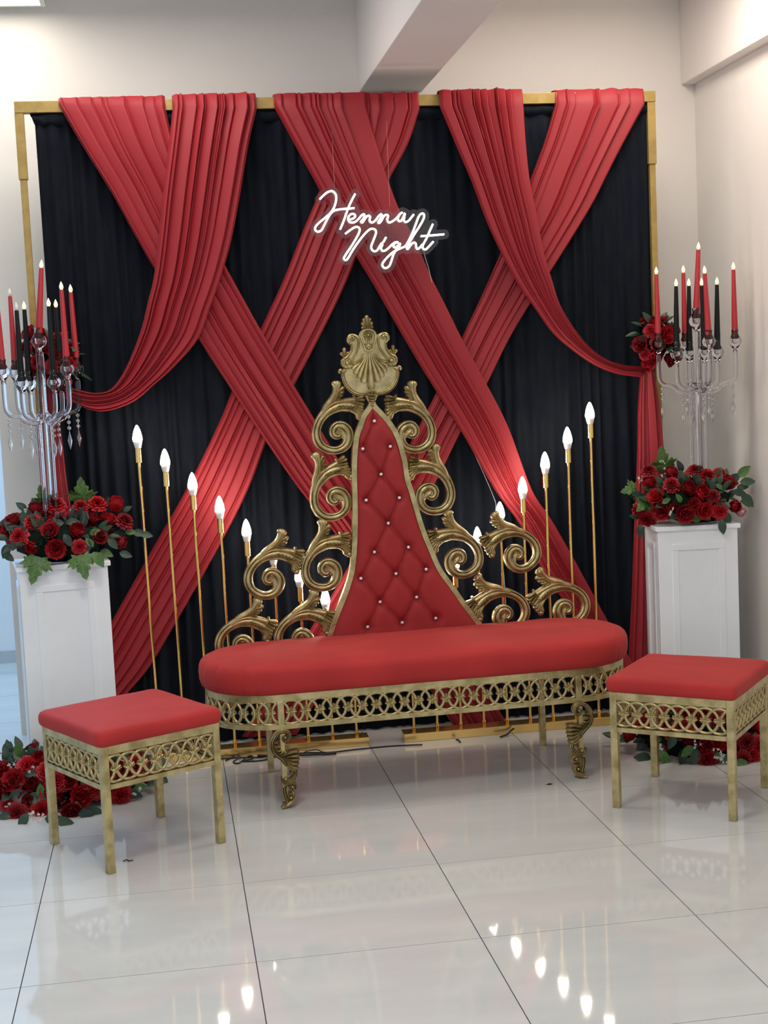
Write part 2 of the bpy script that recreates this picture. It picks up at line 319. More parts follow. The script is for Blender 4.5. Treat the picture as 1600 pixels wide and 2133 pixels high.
# ---------------------------------------------------------------- red drapes
def drape(name, pairs, y_of, npl, seed, depth=.02, na=70, parent=None, nc=150, wrap=True, drift=.10, pinch=1.0):
    """pairs: (uL, vL, uR, vR) edge points; y_of: depth at each pair"""
    ctl = []
    for k, (a, b, c, d) in enumerate(pairs):
        y = y_of[k] if isinstance(y_of, (list, tuple)) else y_of
        p = atY(a, b, y); q = atY(c, d, y); ctl.append((p.x, p.z, q.x, q.z, y))
    C = cr(ctl, max(3, na // (len(ctl) - 1)))
    n = len(C); bnd = folds(npl, seed, .22, 2.6); r = random.Random(seed + 5)
    hh = [r.uniform(.45, 1.35) for _ in range(npl + 2)]; ph = [r.uniform(0, 6.28) for _ in range(npl + 2)]; ks = list(range(len(bnd)))
    rows = []
    for j, (xl, zl, xr, zr, y) in enumerate(C):
        t = j / (n - 1); row = []
        wd = math.hypot(xr - xl, zr - zl)
        dd = depth * min(1.2, .45 + wd / .45) * pinch
        for i in range(nc + 1):
            s = i / nc
            sw = s + drift * .10 * math.sin(2.1 * t * 3 + s * 5 + seed) * math.sin(PI * s)
            k = interp(bnd, ks, min(max(sw, 0), .9999)); ki = int(k); f = k - ki
            if f < .90: pr = (f / .90) ** .6
            else: pr = 1 - (f - .90) / .10
            pr = pr * hh[ki] * (.8 + .2 * math.sin(5 * t + ph[ki]))
            edge = min(1, s / .03, (1 - s) / .03)
            yy = y - dd * pr * (.35 + .65 * edge) + .012 * (1 - edge)
            row.append((xl + (xr - xl) * s, yy, zl + (zr - zl) * s))
        rows.append(row)
    if wrap:      # over the crossbar and a little way down behind it
        top = rows[0]; extra = []
        for dy, zz in ((.075, 2.60), (.070, 2.640), (.045, 2.661), (.012, 2.657)):
            extra.append([(x, y + dy, zz + .006 * mnoise.noise(Vector((x * 22, seed, 0)))) for x, y, z in top])
        rows = extra + rows
    g = G(); g.grid(rows)
    return g.build(name, M['red'], parent, smooth=True, solid=.0016)

def knots(parent, us, seed):
    """small bunched lumps of cloth where the drape is tucked over the bar"""
    r = random.Random(seed)
    for (u, v, rad) in us:
        p = atY(u, v, 2.335); g = G(); rows = []
        for i in range(9):
            row = []
            for j in range(14):
                th = PI * i / 8; ph = 2 * PI * j / 13
                q = Vector((math.sin(th) * math.cos(ph), math.sin(th) * math.sin(ph), math.cos(th)))
                rr_ = rad * (1 + .35 * mnoise.noise(q * 2.3 + Vector((u, 0, seed))))
                row.append((p.x + q.x * rr_ * 1.5, 2.335 + q.y * rr_ * .7, p.z + q.z * rr_))
            rows.append(row)
        g.grid(rows); g.build('tuck', M['red'], parent, smooth=True)

D = {}
def drape_thing(label): return tag(empty('red_drape', (0, 0, 0)), label, 'drape')
d = drape_thing('diagonal red drape from the top left corner down to the right, over the crossing one')
drape('cloth', [(122,218,345,226),(176,310,366,310),(232,400,398,390),(276,480,430,470),(322,560,468,550),(372,635,506,620),(420,715,545,690),(475,800,596,776),(545,905,655,873),(625,1020,722,985),(702,1116,790,1090),(770,1230,862,1200),(880,1410,985,1390),(955,1528,1062,1516)],
      [2.285,2.27,2.262,2.255,2.25,2.246,2.242,2.238,2.235,2.235,2.235,2.24,2.24,2.23], 9, 21, parent=d)
knots(d, [(224,214,.012),(268,214,.011)], 1)
d = drape_thing('diagonal red drape from the top centre down to the left bottom corner')
drape('cloth', [(700,232,875,226),(690,310,850,300),(668,392,805,385),(632,480,768,470),(590,585,730,568),(545,682,690,655),(490,800,620,790),(455,885,570,880),(390,1017,517,1020),(320,1140,450,1150),(226,1307,365,1300),(180,1390,310,1392),(130,1480,255,1460),(100,1540,225,1535)],
      [2.293]*4+[2.29,2.288,2.287,2.286,2.286,2.286,2.286,2.285,2.28,2.26], 9, 33, parent=d)
d = drape_thing('diagonal red drape from the top centre down to the right, behind the sign')
drape('cloth', [(572,222,765,226),(620,310,795,330),(665,392,830,430),(705,465,868,505),(742,531,896,570),(782,598,932,642),(830,682,968,715),(885,775,1012,795),(960,894,1060,890),(1032,1020,1109,1020),(1086,1095,1151,1085),(1128,1182,1203,1176),(1200,1290,1265,1290),(1255,1400,1330,1400),(1300,1500,1390,1500)],
      [2.275,2.262,2.255,2.25,2.246,2.242,2.238,2.236,2.236,2.238,2.24,2.24,2.24,2.24,2.225], 10, 45, parent=d)
knots(d, [(612,216,.010),(636,214,.013),(700,218,.009),(745,219,.012)], 2)
g = G(); g.lathe([(.002, -.012), (.012, -.010), (.016, 0), (.012, .012), (.003, .018)], 9, (0, 0, 0))
o = g.build('tuck', M['black'], d, smooth=True); o.location = atY(672, 217, 2.34); tag(o, 'small lump of black cloth on the bar')
d = drape_thing('diagonal red drape from the top right corner down to the left')
drape('cloth', [(1157,218,1345,216),(1135,295,1300,298),(1107,370,1268,360),(1078,450,1235,425),(1045,525,1180,515),(1005,615,1110,625),(965,700,1062,705),(909,820,1005,820),(850,935,958,905),(790,1050,905,1010),(727,1180,815,1170),(650,1307,740,1310),(575,1430,680,1425),(505,1535,620,1530)],
      [2.293]*4+[2.29,2.288,2.287,2.286,2.286,2.286,2.286,2.284,2.28,2.26], 9, 57, parent=d)
knots(d, [(1200,217,.012),(1342,208,.015)], 3)
d = drape_thing('left red swag hanging from the bar and sweeping to the left tie')
drape('cloth', [(360,222,535,226),(352,300,518,300),(340,400,501,400),(330,500,483,495),(320,580,461,575),(308,630,438,640),(293,690,412,706),(263,765,362,764),(232,810,322,800),(198,819,275,838),(164,812,210,857),(125,800,150,838),(105,785,112,815)],
      [2.262,2.24,2.225,2.215,2.21,2.205,2.205,2.205,2.21,2.215,2.22,2.235,2.25], 12, 63, parent=d, depth=.026, nc=200)
knots(d, [(458,217,.012),(540,219,.009)], 4)
drape('tail', [(90,800,112,800),(97,850,118,850),(103,920,128,910),(112,1010,138,1000),(120,1100,152,1090),(126,1250,172,1240),(130,1400,190,1400),(132,1500,205,1500)],
      [2.262,2.264,2.266,2.268,2.27,2.27,2.272,2.27], 5, 65, parent=d, wrap=False, nc=60, depth=.012)
d = drape_thing('right red swag hanging from the bar and sweeping to the right tie')
drape('cloth', [(918,222,1092,222),(955,310,1097,300),(985,380,1105,375),(1015,460,1120,450),(1045,525,1135,530),(1080,590,1150,580),(1115,640,1165,630),(1152,692,1190,675),(1195,730,1225,720),(1240,760,1262,748),(1285,778,1302,761),(1338,786,1342,764)],
      [2.262,2.24,2.225,2.215,2.21,2.21,2.21,2.215,2.23,2.25,2.27,2.285], 12, 77, parent=d, depth=.024, nc=200)
knots(d, [(988,216,.012),(1022,217,.013),(925,216,.010)], 5)
drape('tail', [(1336,772,1362,770),(1331,850,1375,850),(1329,960,1386,960),(1323,1100,1400,1080),(1318,1240,1410,1240),(1310,1390,1420,1400),(1302,1500,1432,1500)],
      [2.285,2.287,2.288,2.289,2.289,2.288,2.285], 7, 79, parent=d, wrap=False, nc=90, depth=.018)

# ---------------------------------------------------------------- neon sign
YN = 2.165
sign = tag(empty('neon_sign', (0, 0, 0)), 'glowing white script neon sign reading Henna Night on a clear panel', 'sign')
g = G(); P = [atY(u, v, YN + .012) for u, v in SHEET]; n = len(P)
g.add([(p.x, YN + .012, p.z) for p in P] + [(p.x, YN + .017, p.z) for p in P],
      [tuple(range(n)), tuple(range(2 * n - 1, n - 1, -1))] + [(i, (i+1) % n, n + (i+1) % n, n + i) for i in range(n)])
g.build('clear_panel', M['sheet'], sign)
g1 = G(); g2 = G()
for k, s in enumerate(NEON):
    pts = cr([tuple(atY(u, v, YN)) for u, v in s], 5)
    (g1 if k < 4 else g2).tube(pts, .0039, 8)
tag(g1.build('neon_word', M['neon'], sign, smooth=True), 'upper word Henna')
tag(g2.build('neon_word', M['neon'], sign, smooth=True), 'lower word Night')
g = G(); g.tube(cr([tuple(atY(883, 524, YN+.016)), tuple(atY(887, 540, 2.19)), tuple(atY(893, 560, 2.21)), tuple(atY(900, 590, 2.235)), tuple(atY(904, 612, 2.29)), tuple(atY(880, 700, 2.30)), tuple(atY(1018, 1010, 2.295)), tuple(atY(1034, 1070, 2.29)), tuple(atY(1050, 1200, 2.29)), tuple(atY(1060, 1400, 2.29))], 6), .0011, 5)
g.build('cord', M['clear'], sign, smooth=True)
for u, v in ((697, 392), (812, 430)):
    a = atY(u, v, YN+.014); b = atY(u - 8, 222, 2.30)
    g = G(); g.tube([a, (a + b) / 2 , b], .0003, 4); g.build('hanging_wire', M['clear'], sign)

# ---------------------------------------------------------------- bulb stands
def bulb_stand(label, x0, x1, xs, tops, y, lean0, lean1):
    t = tag(empty('light_stand', ((x0 + x1) / 2, y, 0)), label, 'light stand')
    cx = (x0 + x1) / 2
    g = G(); g.box(x0 - cx, x1 - cx, -.04, .04, 0, .036); g.build('base_strip', M['strip'], t, bevel=.0015)
    for x, zt in zip(xs, tops):
        k = (x - xs[0]) / (xs[-1] - xs[0]); ln = (lean0 + (lean1 - lean0) * k)
        X = x - cx; zs = zt - .092 - .058
        g = G(); r = random.Random(int(x * 977))
        pts = []; rs = []
        m = 7
        for i in range(m + 1):
            z = .036 + (zs + .002 - .036) * i / m
            pts.append((X + ln * z + .0012 * r.uniform(-1, 1) * (0 < i < m), 0, z)); rs.append(.0058)
        g.tube(pts, .0055, 10, rs=rs)
        g.lathe([(.0062, .036), (.0078, .038), (.0078, .048), (.0092, .052), (.0092, .056), (.0062, .060)], 12, (X, 0, 0))
        p = g.build('pole', M['brass'], t, auto=.7)
        xt = X + ln * zs
        g = G(); g.lathe([(.007, 0), (.0125, .002), (.0125, .058), (.010, .0581)], 16, (xt, 0, zs)); g.build('socket', M['brass'], p, auto=.7)
        g = G(); g.lathe([(.0115, .0), (.0125, .003), (.0165, .018), (.0178, .028)], 18, (xt, 0, zs + .0581)); g.build('bulb_collar', M['collar'], p, smooth=True)
        g = G(); g.lathe([(.0178, 0), (.0190, .006), (.0186, .016), (.0160, .030), (.0115, .046), (.0065, .057), (.003, .0625), (.0003, .064)], 18, (xt, 0, zs + .0861)); g.build('bulb', M['bulb'], p, smooth=True)
    return t
bulb_stand('left gold bulb stand, nine candle bulbs stepping down towards the throne', .335, 1.20, [.355+.1*k for k in range(9)],
           [1.355-.0995*k for k in range(9)], 2.105, -.012, -.004)
bulb_stand('right gold bulb stand, nine candle bulbs stepping down towards the throne', 1.345, 2.235, [2.186-.0992*k for k in range(9)],
           [1.356-.0975*k for k in range(9)], 2.10, .002, .006)

# ---------------------------------------------------------------- cables on the floor
def cable(label, px, r=.003, group=None):
    pts = cr([tuple(atZ(u, v, r + .0005 + (h if True else 0))) for u, v, h in px], 6)
    g = G(); g.tube(pts, r, 6); return tag(g.build('power_cable', M['cable'], None, smooth=True), label, 'cable')
cable('long black cable running in front of both gold lamp bases', [(455,1581,0),(500,1578,0),(540,1577,0),(580,1572,0),(640,1568,0),(690,1567,0),(740,1561,0),(790,1556,0),(830,1553,0),(880,1551,.001)])
cable('looped black cable by the left end of the left lamp base', [(470,1584,0),(483,1578,.0),(492,1572,.004),(500,1577,.006),(486,1587,.0),(497,1590,.0),(512,1579,.004),(522,1574,.006),(527,1580,.004),(505,1586,.0),(545,1584,0),(575,1577,.004),(610,1575,0)])
cable('thick black plug lead beside the throne leg', [(536,1574,.006),(552,1574,.004),(580,1576,.004),(630,1573,.003),(672,1571,.003),(700,1569,0)], .005)
cable('small black cable loop behind the left carved leg', [(628,1570,.006),(642,1564,.010),(660,1562,.012),(672,1566,.006),(690,1569,0)], .0022)
cable('short black lead leaning on the right lamp base', [(1042,1535,0),(1056,1530,.004),(1064,1522,.014),(1071,1517,.024)], .004)
cable('tiny black cable end under the right lamp base', [(950,1541,.002),(955,1541,.0),(959,1546,0)], .003)
g = G(); g.tube([(.0, 0, .002), (.012, .003, .005), (.02, -.003, .002), (.032, .0, .002)], .0022, 5); g.tube([(.012, .012, .002), (.016, .0, .003), (.02, -.008, .002)], .0018, 5)
tag(g.build('floor_scrap', M['cable'], None, loc=atZ(256, 1795, 0)), 'tiny dark scrap lying on the tiles by the left stool', 'scrap')
g = G(); g.add([(0,0,.001),(.018,.004,.002),(.03,0,.001),(.014,-.01,.003),(.016,-.002,.006)], [(0,1,4),(1,2,4),(2,3,4),(3,0,4),(0,3,2,1)])
tag(g.build('floor_scrap', M['cable'], None, loc=atZ(1136, 1635, 0)), 'tiny dark scrap lying on the tiles before the throne', 'scrap')
# ---------------------------------------------------------------- carved relief helpers (x, z plane, relief towards -y)
PROF = [(-1, 0), (-1, .35), (-.86, .78), (-.66, .84), (-.50, .42), (-.3, .88), (0, 1.0), (.3, .88), (.50, .42), (.66, .84), (.86, .78), (1, .35), (1, 0)]
LOBE = [(-1, 0), (-.92, .4), (-.6, .85), (-.15, 1.0), (0, .88), (.15, 1.0), (.6, .85), (.92, .4), (1, 0)]
ROUND = [(-1, 0), (-.92, .42), (-.6, .8), (0, 1), (.6, .8), (.92, .42), (1, 0)]
FLUTE = [(-1, 0), (-.95, .8), (-.78, 1.0), (-.55, .62), (0, .5), (.55, .62), (.78, 1.0), (.95, .8), (1, 0)]
BAND = [(-1, 0), (-1, .8), (-.8, 1), (-.6, .7), (.6, .7), (.8, 1), (1, .8), (1, 0)]
def ribbon(g, P, h, prof=PROF, y0=0.0, n=5, back=.3, closed=False):
    """P: (x, z, halfwidth[, height factor]) control points"""
    P = [tuple(p) + ((1.0,) if len(p) == 3 else ()) for p in P]
    C = cr(P, n, closed); m = len(C); vs = []; q = len(prof)
    for i, (x, z, w_, hf) in enumerate(C):
        a = C[(i+1) % m] if (closed or i < m-1) else C[i]; b = C[i-1] if (closed or i > 0) else C[i]
        tx, tz = a[0]-b[0], a[1]-b[1]; l = math.hypot(tx, tz) or 1; nx_, nz_ = -tz/l, tx/l
        w_ = max(w_, 1e-4)
        for s, k in prof:
            vs.append((x + nx_*s*w_, y0 - h*k*hf if k else y0 + h*back, z + nz_*s*w_))
    fs = []
    for i in range(m if closed else m - 1):
        j = (i+1) % m
        for k in range(q): fs.append((i*q+k, i*q+(k+1) % q, j*q+(k+1) % q, j*q+k))
    if not closed: fs.append(tuple(range(q))[::-1]); fs.append(tuple((m-1)*q + k for k in range(q)))
    g.add(vs, fs)
def lobe(g, a, b, w_, h, bend=0., y0=0., tip=.75):
    ax, az = a; bx, bz = b; dx, dz = bx-ax, bz-az
    mx_, mz_ = (ax+bx)/2 - dz*bend, (az+bz)/2 + dx*bend
    ribbon(g, [(ax, az, w_*.35, .7), (mx_, mz_, w_*.8, 1), (ax+dx*.85 - dz*bend*.4, az+dz*.85 + dx*bend*.4, w_, 1.05), (bx, bz, w_*.45, .6)], h, LOBE, y0, 4)
def ball(g, x, z, r, y0, h=None):
    g.lathe([(r*math.cos(a), 0) for a in ()], 3) if False else None
    vs = []; fs = []; n = 12; mm = 4; h = h or r
    for i in range(mm):
        t = i / mm * PI / 2
        for k in range(n): vs.append((x + r*math.cos(t)*math.cos(2*PI*k/n), y0 - h*math.sin(t), z + r*math.cos(t)*math.sin(2*PI*k/n)))
    vs.append((x, y0 - h, z))
    for i in range(mm-1):
        for k in range(n): fs.append((i*n+k, i*n+(k+1) % n, (i+1)*n+(k+1) % n, (i+1)*n+k))
    for k in range(n): fs.append(((mm-1)*n+k, (mm-1)*n+(k+1) % n, mm*n))
    fs.append(tuple(range(n))); g.add(vs, fs)

# ---------------------------------------------------------------- the acanthus scroll, drawn once (units of 1/2444 m)
SC = 1 / 2444.0
OX, OZ = 565.0, 870.0            # pivot between the bud tip and the lower lobe
def sp(x, z, *r): return ((x - OX) * SC, -(z - OZ) * SC) + tuple(q * SC for q in r)
def scroll_mesh(mirror=False):
    g = G()
    body = [(668,940,46),(600,915,54),(540,905,58),(480,908,55),(430,925,52),(380,950,48),(335,985,43),(290,1045,38),(262,1110,38),(255,1175,39),(272,1240,40),(312,1290,39),(372,1318,37),(440,1324,36),(500,1303,38),(540,1262,42),(556,1205,46),(545,1145,48),(505,1105,46),(455,1097,42),(420,1125,38),(415,1165,34),(438,1192,30),(468,1190,24),(480,1170,16)]
    ribbon(g, [sp(x, z, w_*1.07) + (1.0,) for x, z, w_ in body], .016)
    ribbon(g, [sp(x, z, w_) + (.7,) for x, z, w_ in [(480,1110,16),(455,1140,22),(480,1165,30),(520,1190,34),(530,1235,22),(505,1275,10)]], .016, LOBE)
    # second rib of the arm up to the tassel
    ribbon(g, [sp(x, z, w_) + (k,) for x, z, w_, k in [(300,1010,18,1),(360,930,24,1.15),(430,885,26,1.2),(520,866,24,1.2),(610,855,22,1.2)]], .017, ROUND)
    # bud
    ribbon(g, [sp(x, z, w_) + (k,) for x, z, w_, k in [(290,1020,16,.9),(350,925,30,1.1),(405,860,34,1.2),(436,800,30,1.2),(446,750,32,1.2),(450,722,44,1.25),(448,700,46,1.1),(448,682,24,.6)]], .017, LOBE)
    for a, b, w_ in [((436,835),(522,738),20),((440,850),(520,778),18),((432,870),(508,812),15),((425,885),(486,842),13)]:
        lobe(g, sp(*a), sp(*b), w_*SC, .019, .1)
    # tassel with its collar
    for a, b, w_ in [((600,848),(702,826),17),((600,858),(714,862),17),((600,868),(706,905),16)]:
        lobe(g, sp(*a), sp(*b), w_*SC, .020)
    ribbon(g, [sp(606,812,10)+(1,), sp(612,850,14)+(1.2,), sp(606,892,10)+(1,)], .020, ROUND)
    # flared lobes at the root
    for a, b, w_, bd in [((600,905),(700,934),22,0),((585,930),(706,972),24,.05),((570,940),(700,1015),26,.12),((560,950),(672,1045),32,.2)]:
        lobe(g, sp(*a), sp(*b), w_*SC, .020, bd)
    ball(g, *sp(678, 1030), 30*SC, -.008, .013)
    # small leaves lying on the arm
    for k in range(6):
        x = 440 + 34*k; z = 925 + abs(k-1)*3
        lobe(g, sp(x, z+14), sp(x+46, z-16), 12*SC, .021, .2)
    if mirror: g.v = [(-x, y, z) for x, y, z in g.v]
    return g

# ---------------------------------------------------------------- throne bench
TH = math.radians(1.89); BO = Vector((1.332, 1.59, 0))
EX = Vector((math.cos(TH), math.sin(TH), 0)); EY = Vector((-math.sin(TH), math.cos(TH), 0))
def bl(u, v, yl=.2):
    d = ray(u, v); t = (BO + EY * yl - cam_loc).dot(EY) / d.dot(EY); p = cam_loc + d * t
    return ((p - BO).dot(EX), p.z)
bench = tag(empty('throne_bench', BO, TH), 'long red velvet throne bench with tall gold scrolled backrest', 'bench')
R_ = .247; HL = .548
def stadium(e=0, n=18, front_n=14):
    pts = []
    for k in range(front_n): pts.append((-HL + 2*HL*k/front_n, -(R_+e)))
    for k in range(n): a = -PI/2 + PI*k/n; pts.append((HL + (R_+e)*math.cos(a), (R_+e)*math.sin(a)))
    for k in range(front_n): pts.append((HL - 2*HL*k/front_n, R_+e))
    for k in range(n): a = PI/2 + PI*k/n; pts.append((-HL + (R_+e)*math.cos(a), (R_+e)*math.sin(a)))
    return pts
def rail(g, z0, z1, wd=.022):
    o_ = stadium(0); i_ = stadium(-wd); n = len(o_)
    vs = [(x, y, z0) for x, y in o_] + [(x, y, z1) for x, y in o_] + [(x, y, z1) for x, y in i_] + [(x, y, z0) for x, y in i_]
    fs = []
    for k in range(n):
        j = (k+1) % n
        for a in range(4): b = (a+1) % 4; fs.append((a*n+k, a*n+j, b*n+j, b*n+k))
    g.add(vs, fs)
g = G(); rail(g, .381, .405); g.build('top_rail', M['gold'], bench, auto=.6)
g = G(); rail(g, .281, .299); g.build('bottom_rail', M['gold'], bench, auto=.6)
for sx in (-1, 1):
    for sy in (-1, 1):
        g = G(); g.box(sx*HL-.0115, sx*HL+.0115, sy*(R_-.011)-.0125, sy*(R_-.011)+.0125, .299 if sy < 0 else 0, .381)
        g.build('post' if sy < 0 else 'back_leg', M['gold'], bench, bevel=.0015)

# interlocking ring and rosette, shared by the bench and the stools
def ring_mesh(a0=0, a1=2*PI, lift=0):
    g = G(); pts = []
    n = 26; closed = abs(a1 - a0 - 2*PI) < 1e-6
    for k in range(n if closed else n//2 + 1):
        a = a0 + (a1-a0)*k/(n if closed else n//2)
        pts.append((.0425*math.cos(a), -.003 + .0012*math.sin(3*a), .0425*math.sin(a)))
    g.tube(pts, .0056, 8, closed=closed); return g
def rosette_mesh():
    g = G()
    for a, L, w_ in ((90, .0185, .0042), (270, .0165, .0040), (0, .0205, .0036), (180, .0205, .0036), (24, .0195, .0030), (156, .0195, .0030), (-20, .0165, .0030), (200, .0165, .0030), (55, .012, .003), (125, .012, .003), (235, .012, .003), (305, .012, .003)):
        a = math.radians(a)
        ribbon(g, [(0, 0, .0016, .8), (L*.5*math.cos(a), L*.5*math.sin(a), w_*.8, 1), (L*.9*math.cos(a), L*.9*math.sin(a), w_, 1), (L*math.cos(a), L*math.sin(a), w_*.4, .5)], .0065, LOBE, -.003, 3)
    ball(g, 0, 0, .003, -.009, .003)
    vs = [(.0085*math.cos(2*PI*k/12), -.0045, .0165*math.sin(2*PI*k/12)) for k in range(12)] + [(.0085*math.cos(2*PI*k/12), .0, .0165*math.sin(2*PI*k/12)) for k in range(12)]
    g.add(vs, [tuple(range(12)), tuple(range(23, 11, -1))] + [(k, (k+1) % 12, 12+(k+1) % 12, 12+k) for k in range(12)])
    return g
def place_lattice(parent, frames_rings, frames_ros, halves, z):
    """frames: (x, y, rotz)"""
    global RING, HALFR, HALFL, ROS
    for x, y, rz in frames_rings: copy(RING, parent, (x, y, z), (0, 0, rz))
    for x, y, rz in frames_ros: copy(ROS, parent, (x, y, z), (0, 0, rz))
    for x, y, rz, right in halves: copy(HALFR if right else HALFL, parent, (x, y, z), (0, 0, rz))
ap = empty('lattice_panel', (0, 0, 0), 0, bench)
RING = ring_mesh().build('ring', M['gold'], ap, smooth=True)
ROS = rosette_mesh().build('rosette', M['gold'], ap, auto=.8)
HALFR = ring_mesh(-.92, .92).build('ring', M['gold'], ap, smooth=True)
HALFL = ring_mesh(PI-.92, PI+.92).build('ring', M['gold'], ap, smooth=True)
ZL = .340; NF = 21; span = 2*HL - .023; sF = span / NF; yF = -(R_ - .010)
RING.location = (-span/2 + sF/2, yF, ZL); ROS.location = (-span/2 + sF/2, yF, ZL)
HALFR.location = (-span/2 - sF/2, yF, ZL); HALFL.location = (span/2 + sF/2, yF, ZL)
place_lattice(ap, [(-span/2 + sF*(k+.5), yF, 0) for k in range(1, NF)], [(-span/2 + sF*(k+.5), yF, 0) for k in range(1, NF)], [], ZL)
rr_ = R_ - .010; NE = 15; a0 = .0125 / rr_
for sx in (-1, 1):
    ae = empty('lattice_panel', (0, 0, 0), 0, bench)
    def fr_(k):
        a = a0 + (PI - 2*a0) * k / NE
        if sx > 0: an = -PI/2 + a; return (HL + rr_*math.cos(an), rr_*math.sin(an), an + PI/2)
        an = -PI/2 - a; return (-HL + rr_*math.cos(an), rr_*math.sin(an), an + PI/2)
    place_lattice(ae, [fr_(k + .5) for k in range(NE)], [fr_(k + .5) for k in range(NE)],
                  [fr_(-.5) + (sx > 0,), fr_(NE + .5) + (sx < 0,)], ZL)

# seat cushion
def ringed(g, rings):
    n = len(rings[0]); vs = [p for r in rings for p in r]; fs = []
    for i in range(len(rings)-1):
        for k in range(n): fs.append((i*n+k, i*n+(k+1) % n, (i+1)*n+(k+1) % n, (i+1)*n+k))
    fs.append(tuple(range(n))[::-1]); fs.append(tuple((len(rings)-1)*n + k for k in range(n)))
    g.add(vs, fs)
g = G(); rings = []
darts = [(-HL + R_*math.cos(a), R_*math.sin(a)) for a in (-1.86, -2.05, -2.5, -2.9)] + [(HL + R_*math.cos(a), R_*math.sin(a)) for a in (-.9, -.35, .1)]
def dart(x, y, z):
    m = 0
    for dx, dy in darts:
        dd = math.hypot(x-dx*1.02, y-dy*1.02) if True else 0
        m = max(m, math.exp(-(dd/.006)**2))
    return m
for e_, z in [(-.010, .403), (.004, .406), (.013, .416), (.018, .435), (.020, .460), (.018, .482), (.012, .496), (.002, .506), (-.014, .513), (-.045, .519), (-.09, .524), (-.15, .528), (-.225, .530)]:
    pts = []
    for x, y in stadium(e_, 130, 90):
        k = dart(x, y, z) if e_ > -.03 else 0
        q = 1; dl = .0075 * k * (z < .51)
        zz = z + .0035 * mnoise.noise(Vector((x*5, y*5, z*9))) * (z > .41)
        
        s_ = .002 * mnoise.noise(Vector((x*9, y*9, z*20)))
        cx_ = max(-HL, min(HL, x)); ll = math.hypot(x-cx_, y) or 1; pts.append((x - (x-cx_)/ll*dl + s_, y - y/ll*dl + s_, zz))
    rings.append(pts)
ringed(g, rings); g.build('seat_cushion', M['seat'], bench, smooth=True)

# carved front legs (units of 1/6530 m, drawn for the left leg, foot at z = 0)
def leg_mesh(mirror):
    g = G(); s = 1/6530.0
    def q(x, z, *r): return ((x-555)*s, (2010-z)*s) + tuple(k*s for k in r)
    def rb(P, h, prof=LOBE, hf=1): ribbon(g, [q(*p) + (hf,) for p in P], h, prof, -.006, 5)
    ribbon(g, [q(540,240,48)+(1,), q(535,700,48)+(1,), q(545,1100,52)+(1,), q(540,1500,60)+(1,), q(560,1850,52)+(1,)], .014, [(-1,0),(-1,1),(1,1),(1,0)], 0, 4, .9)
    rb([(600,345,20),(560,330,28),(545,380,34),(590,432,38),(660,415,42),(702,340,44),(680,250,46),(600,200,46),(500,205,48),(400,255,52),(325,350,52),(288,470,50),(290,580,48),(335,680,50),(420,765,56),(510,850,60),(560,930,48),(590,1010,26)], .026, PROF)
    ball(g, *q(597, 335), 34*s, -.022, .012)
    for a, b, w_, bd in [((330,430),(420,440),26,0),((320,500),(490,525),40,-.15),((330,580),(500,625),34,-.2),((360,650),(545,665),30,-.25),((400,710),(620,660),36,-.3),((470,760),(620,700),24,-.2)]:
        lobe(g, q(*a), q(*b), w_*s, .026, bd, -.008)
    for a, b, w_, bd in [((520,800),(905,690),52,.12),((540,800),(740,700),34,.1),((540,820),(910,790),50,.05),((560,840),(905,880),48,-.05),((570,860),(890,980),48,-.1),((580,880),(870,1090),46,-.15),((590,900),(810,1140),44,-.2)]:
        lobe(g, q(*a), q(*b), w_*s, .024, bd, -.010)
    rb([(600,860,30),(640,960,42),(690,1060,44),(720,1140,36),(690,1190,30),(650,1190,22)], .026)
    rb([(640,900,34),(730,1000,44),(785,1090,46),(800,1190,46),(760,1290,46),(680,1360,44),(600,1395,42),(520,1385,42),(465,1330,38),(465,1275,26)], .024, PROF)
    ball(g, *q(560, 1310), 46*s, -.018, .014)
    rb([(790,1370,26),(720,1390,34),(620,1430,36),(540,1460,34),(480,1500,18)], .024)
    rb([(770,1580,22),(790,1520,30),(760,1450,34),(690,1440,32),(650,1490,30),(670,1560,30),(720,1590,22)], .022)
    ball(g, *q(705, 1510), 40*s, -.016, .012)
    rb([(590,1440,30),(525,1520,52),(520,1620,56),(540,1730,56),(570,1830,48),(560,1880,30)], .020, PROF)
    rb([(610,1720,22),(640,1680,34),(705,1690,40),(735,1760,44),(705,1850,54),(630,1900,62),(550,1945,60),(480,1985,42),(430,2000,16)], .022)
    ball(g, *q(660, 1760), 48*s, -.016, .014)
    lobe(g, q(560,1870), q(460,1890), 24*s, .022, .2, -.008); lobe(g, q(600,1960), q(455,1985), 22*s, .02, 0, -.008)
    ribbon(g, [q(640,1960,40)+(1,), q(540,1985,25)+(1,), q(440,1998,12)+(1,)], .018, ROUND, 0, 4, .9)
    if mirror: g.v = [(-x, y, z) for x, y, z in g.v]
    return g
leg_mesh(False).build('carved_leg', M['gold'], bench, auto=.9, loc=(-HL+.002, -(R_-.004), 0))
leg_mesh(True).build('carved_leg', M['gold'], bench, auto=.9, loc=(HL-.002, -(R_-.004), 0))

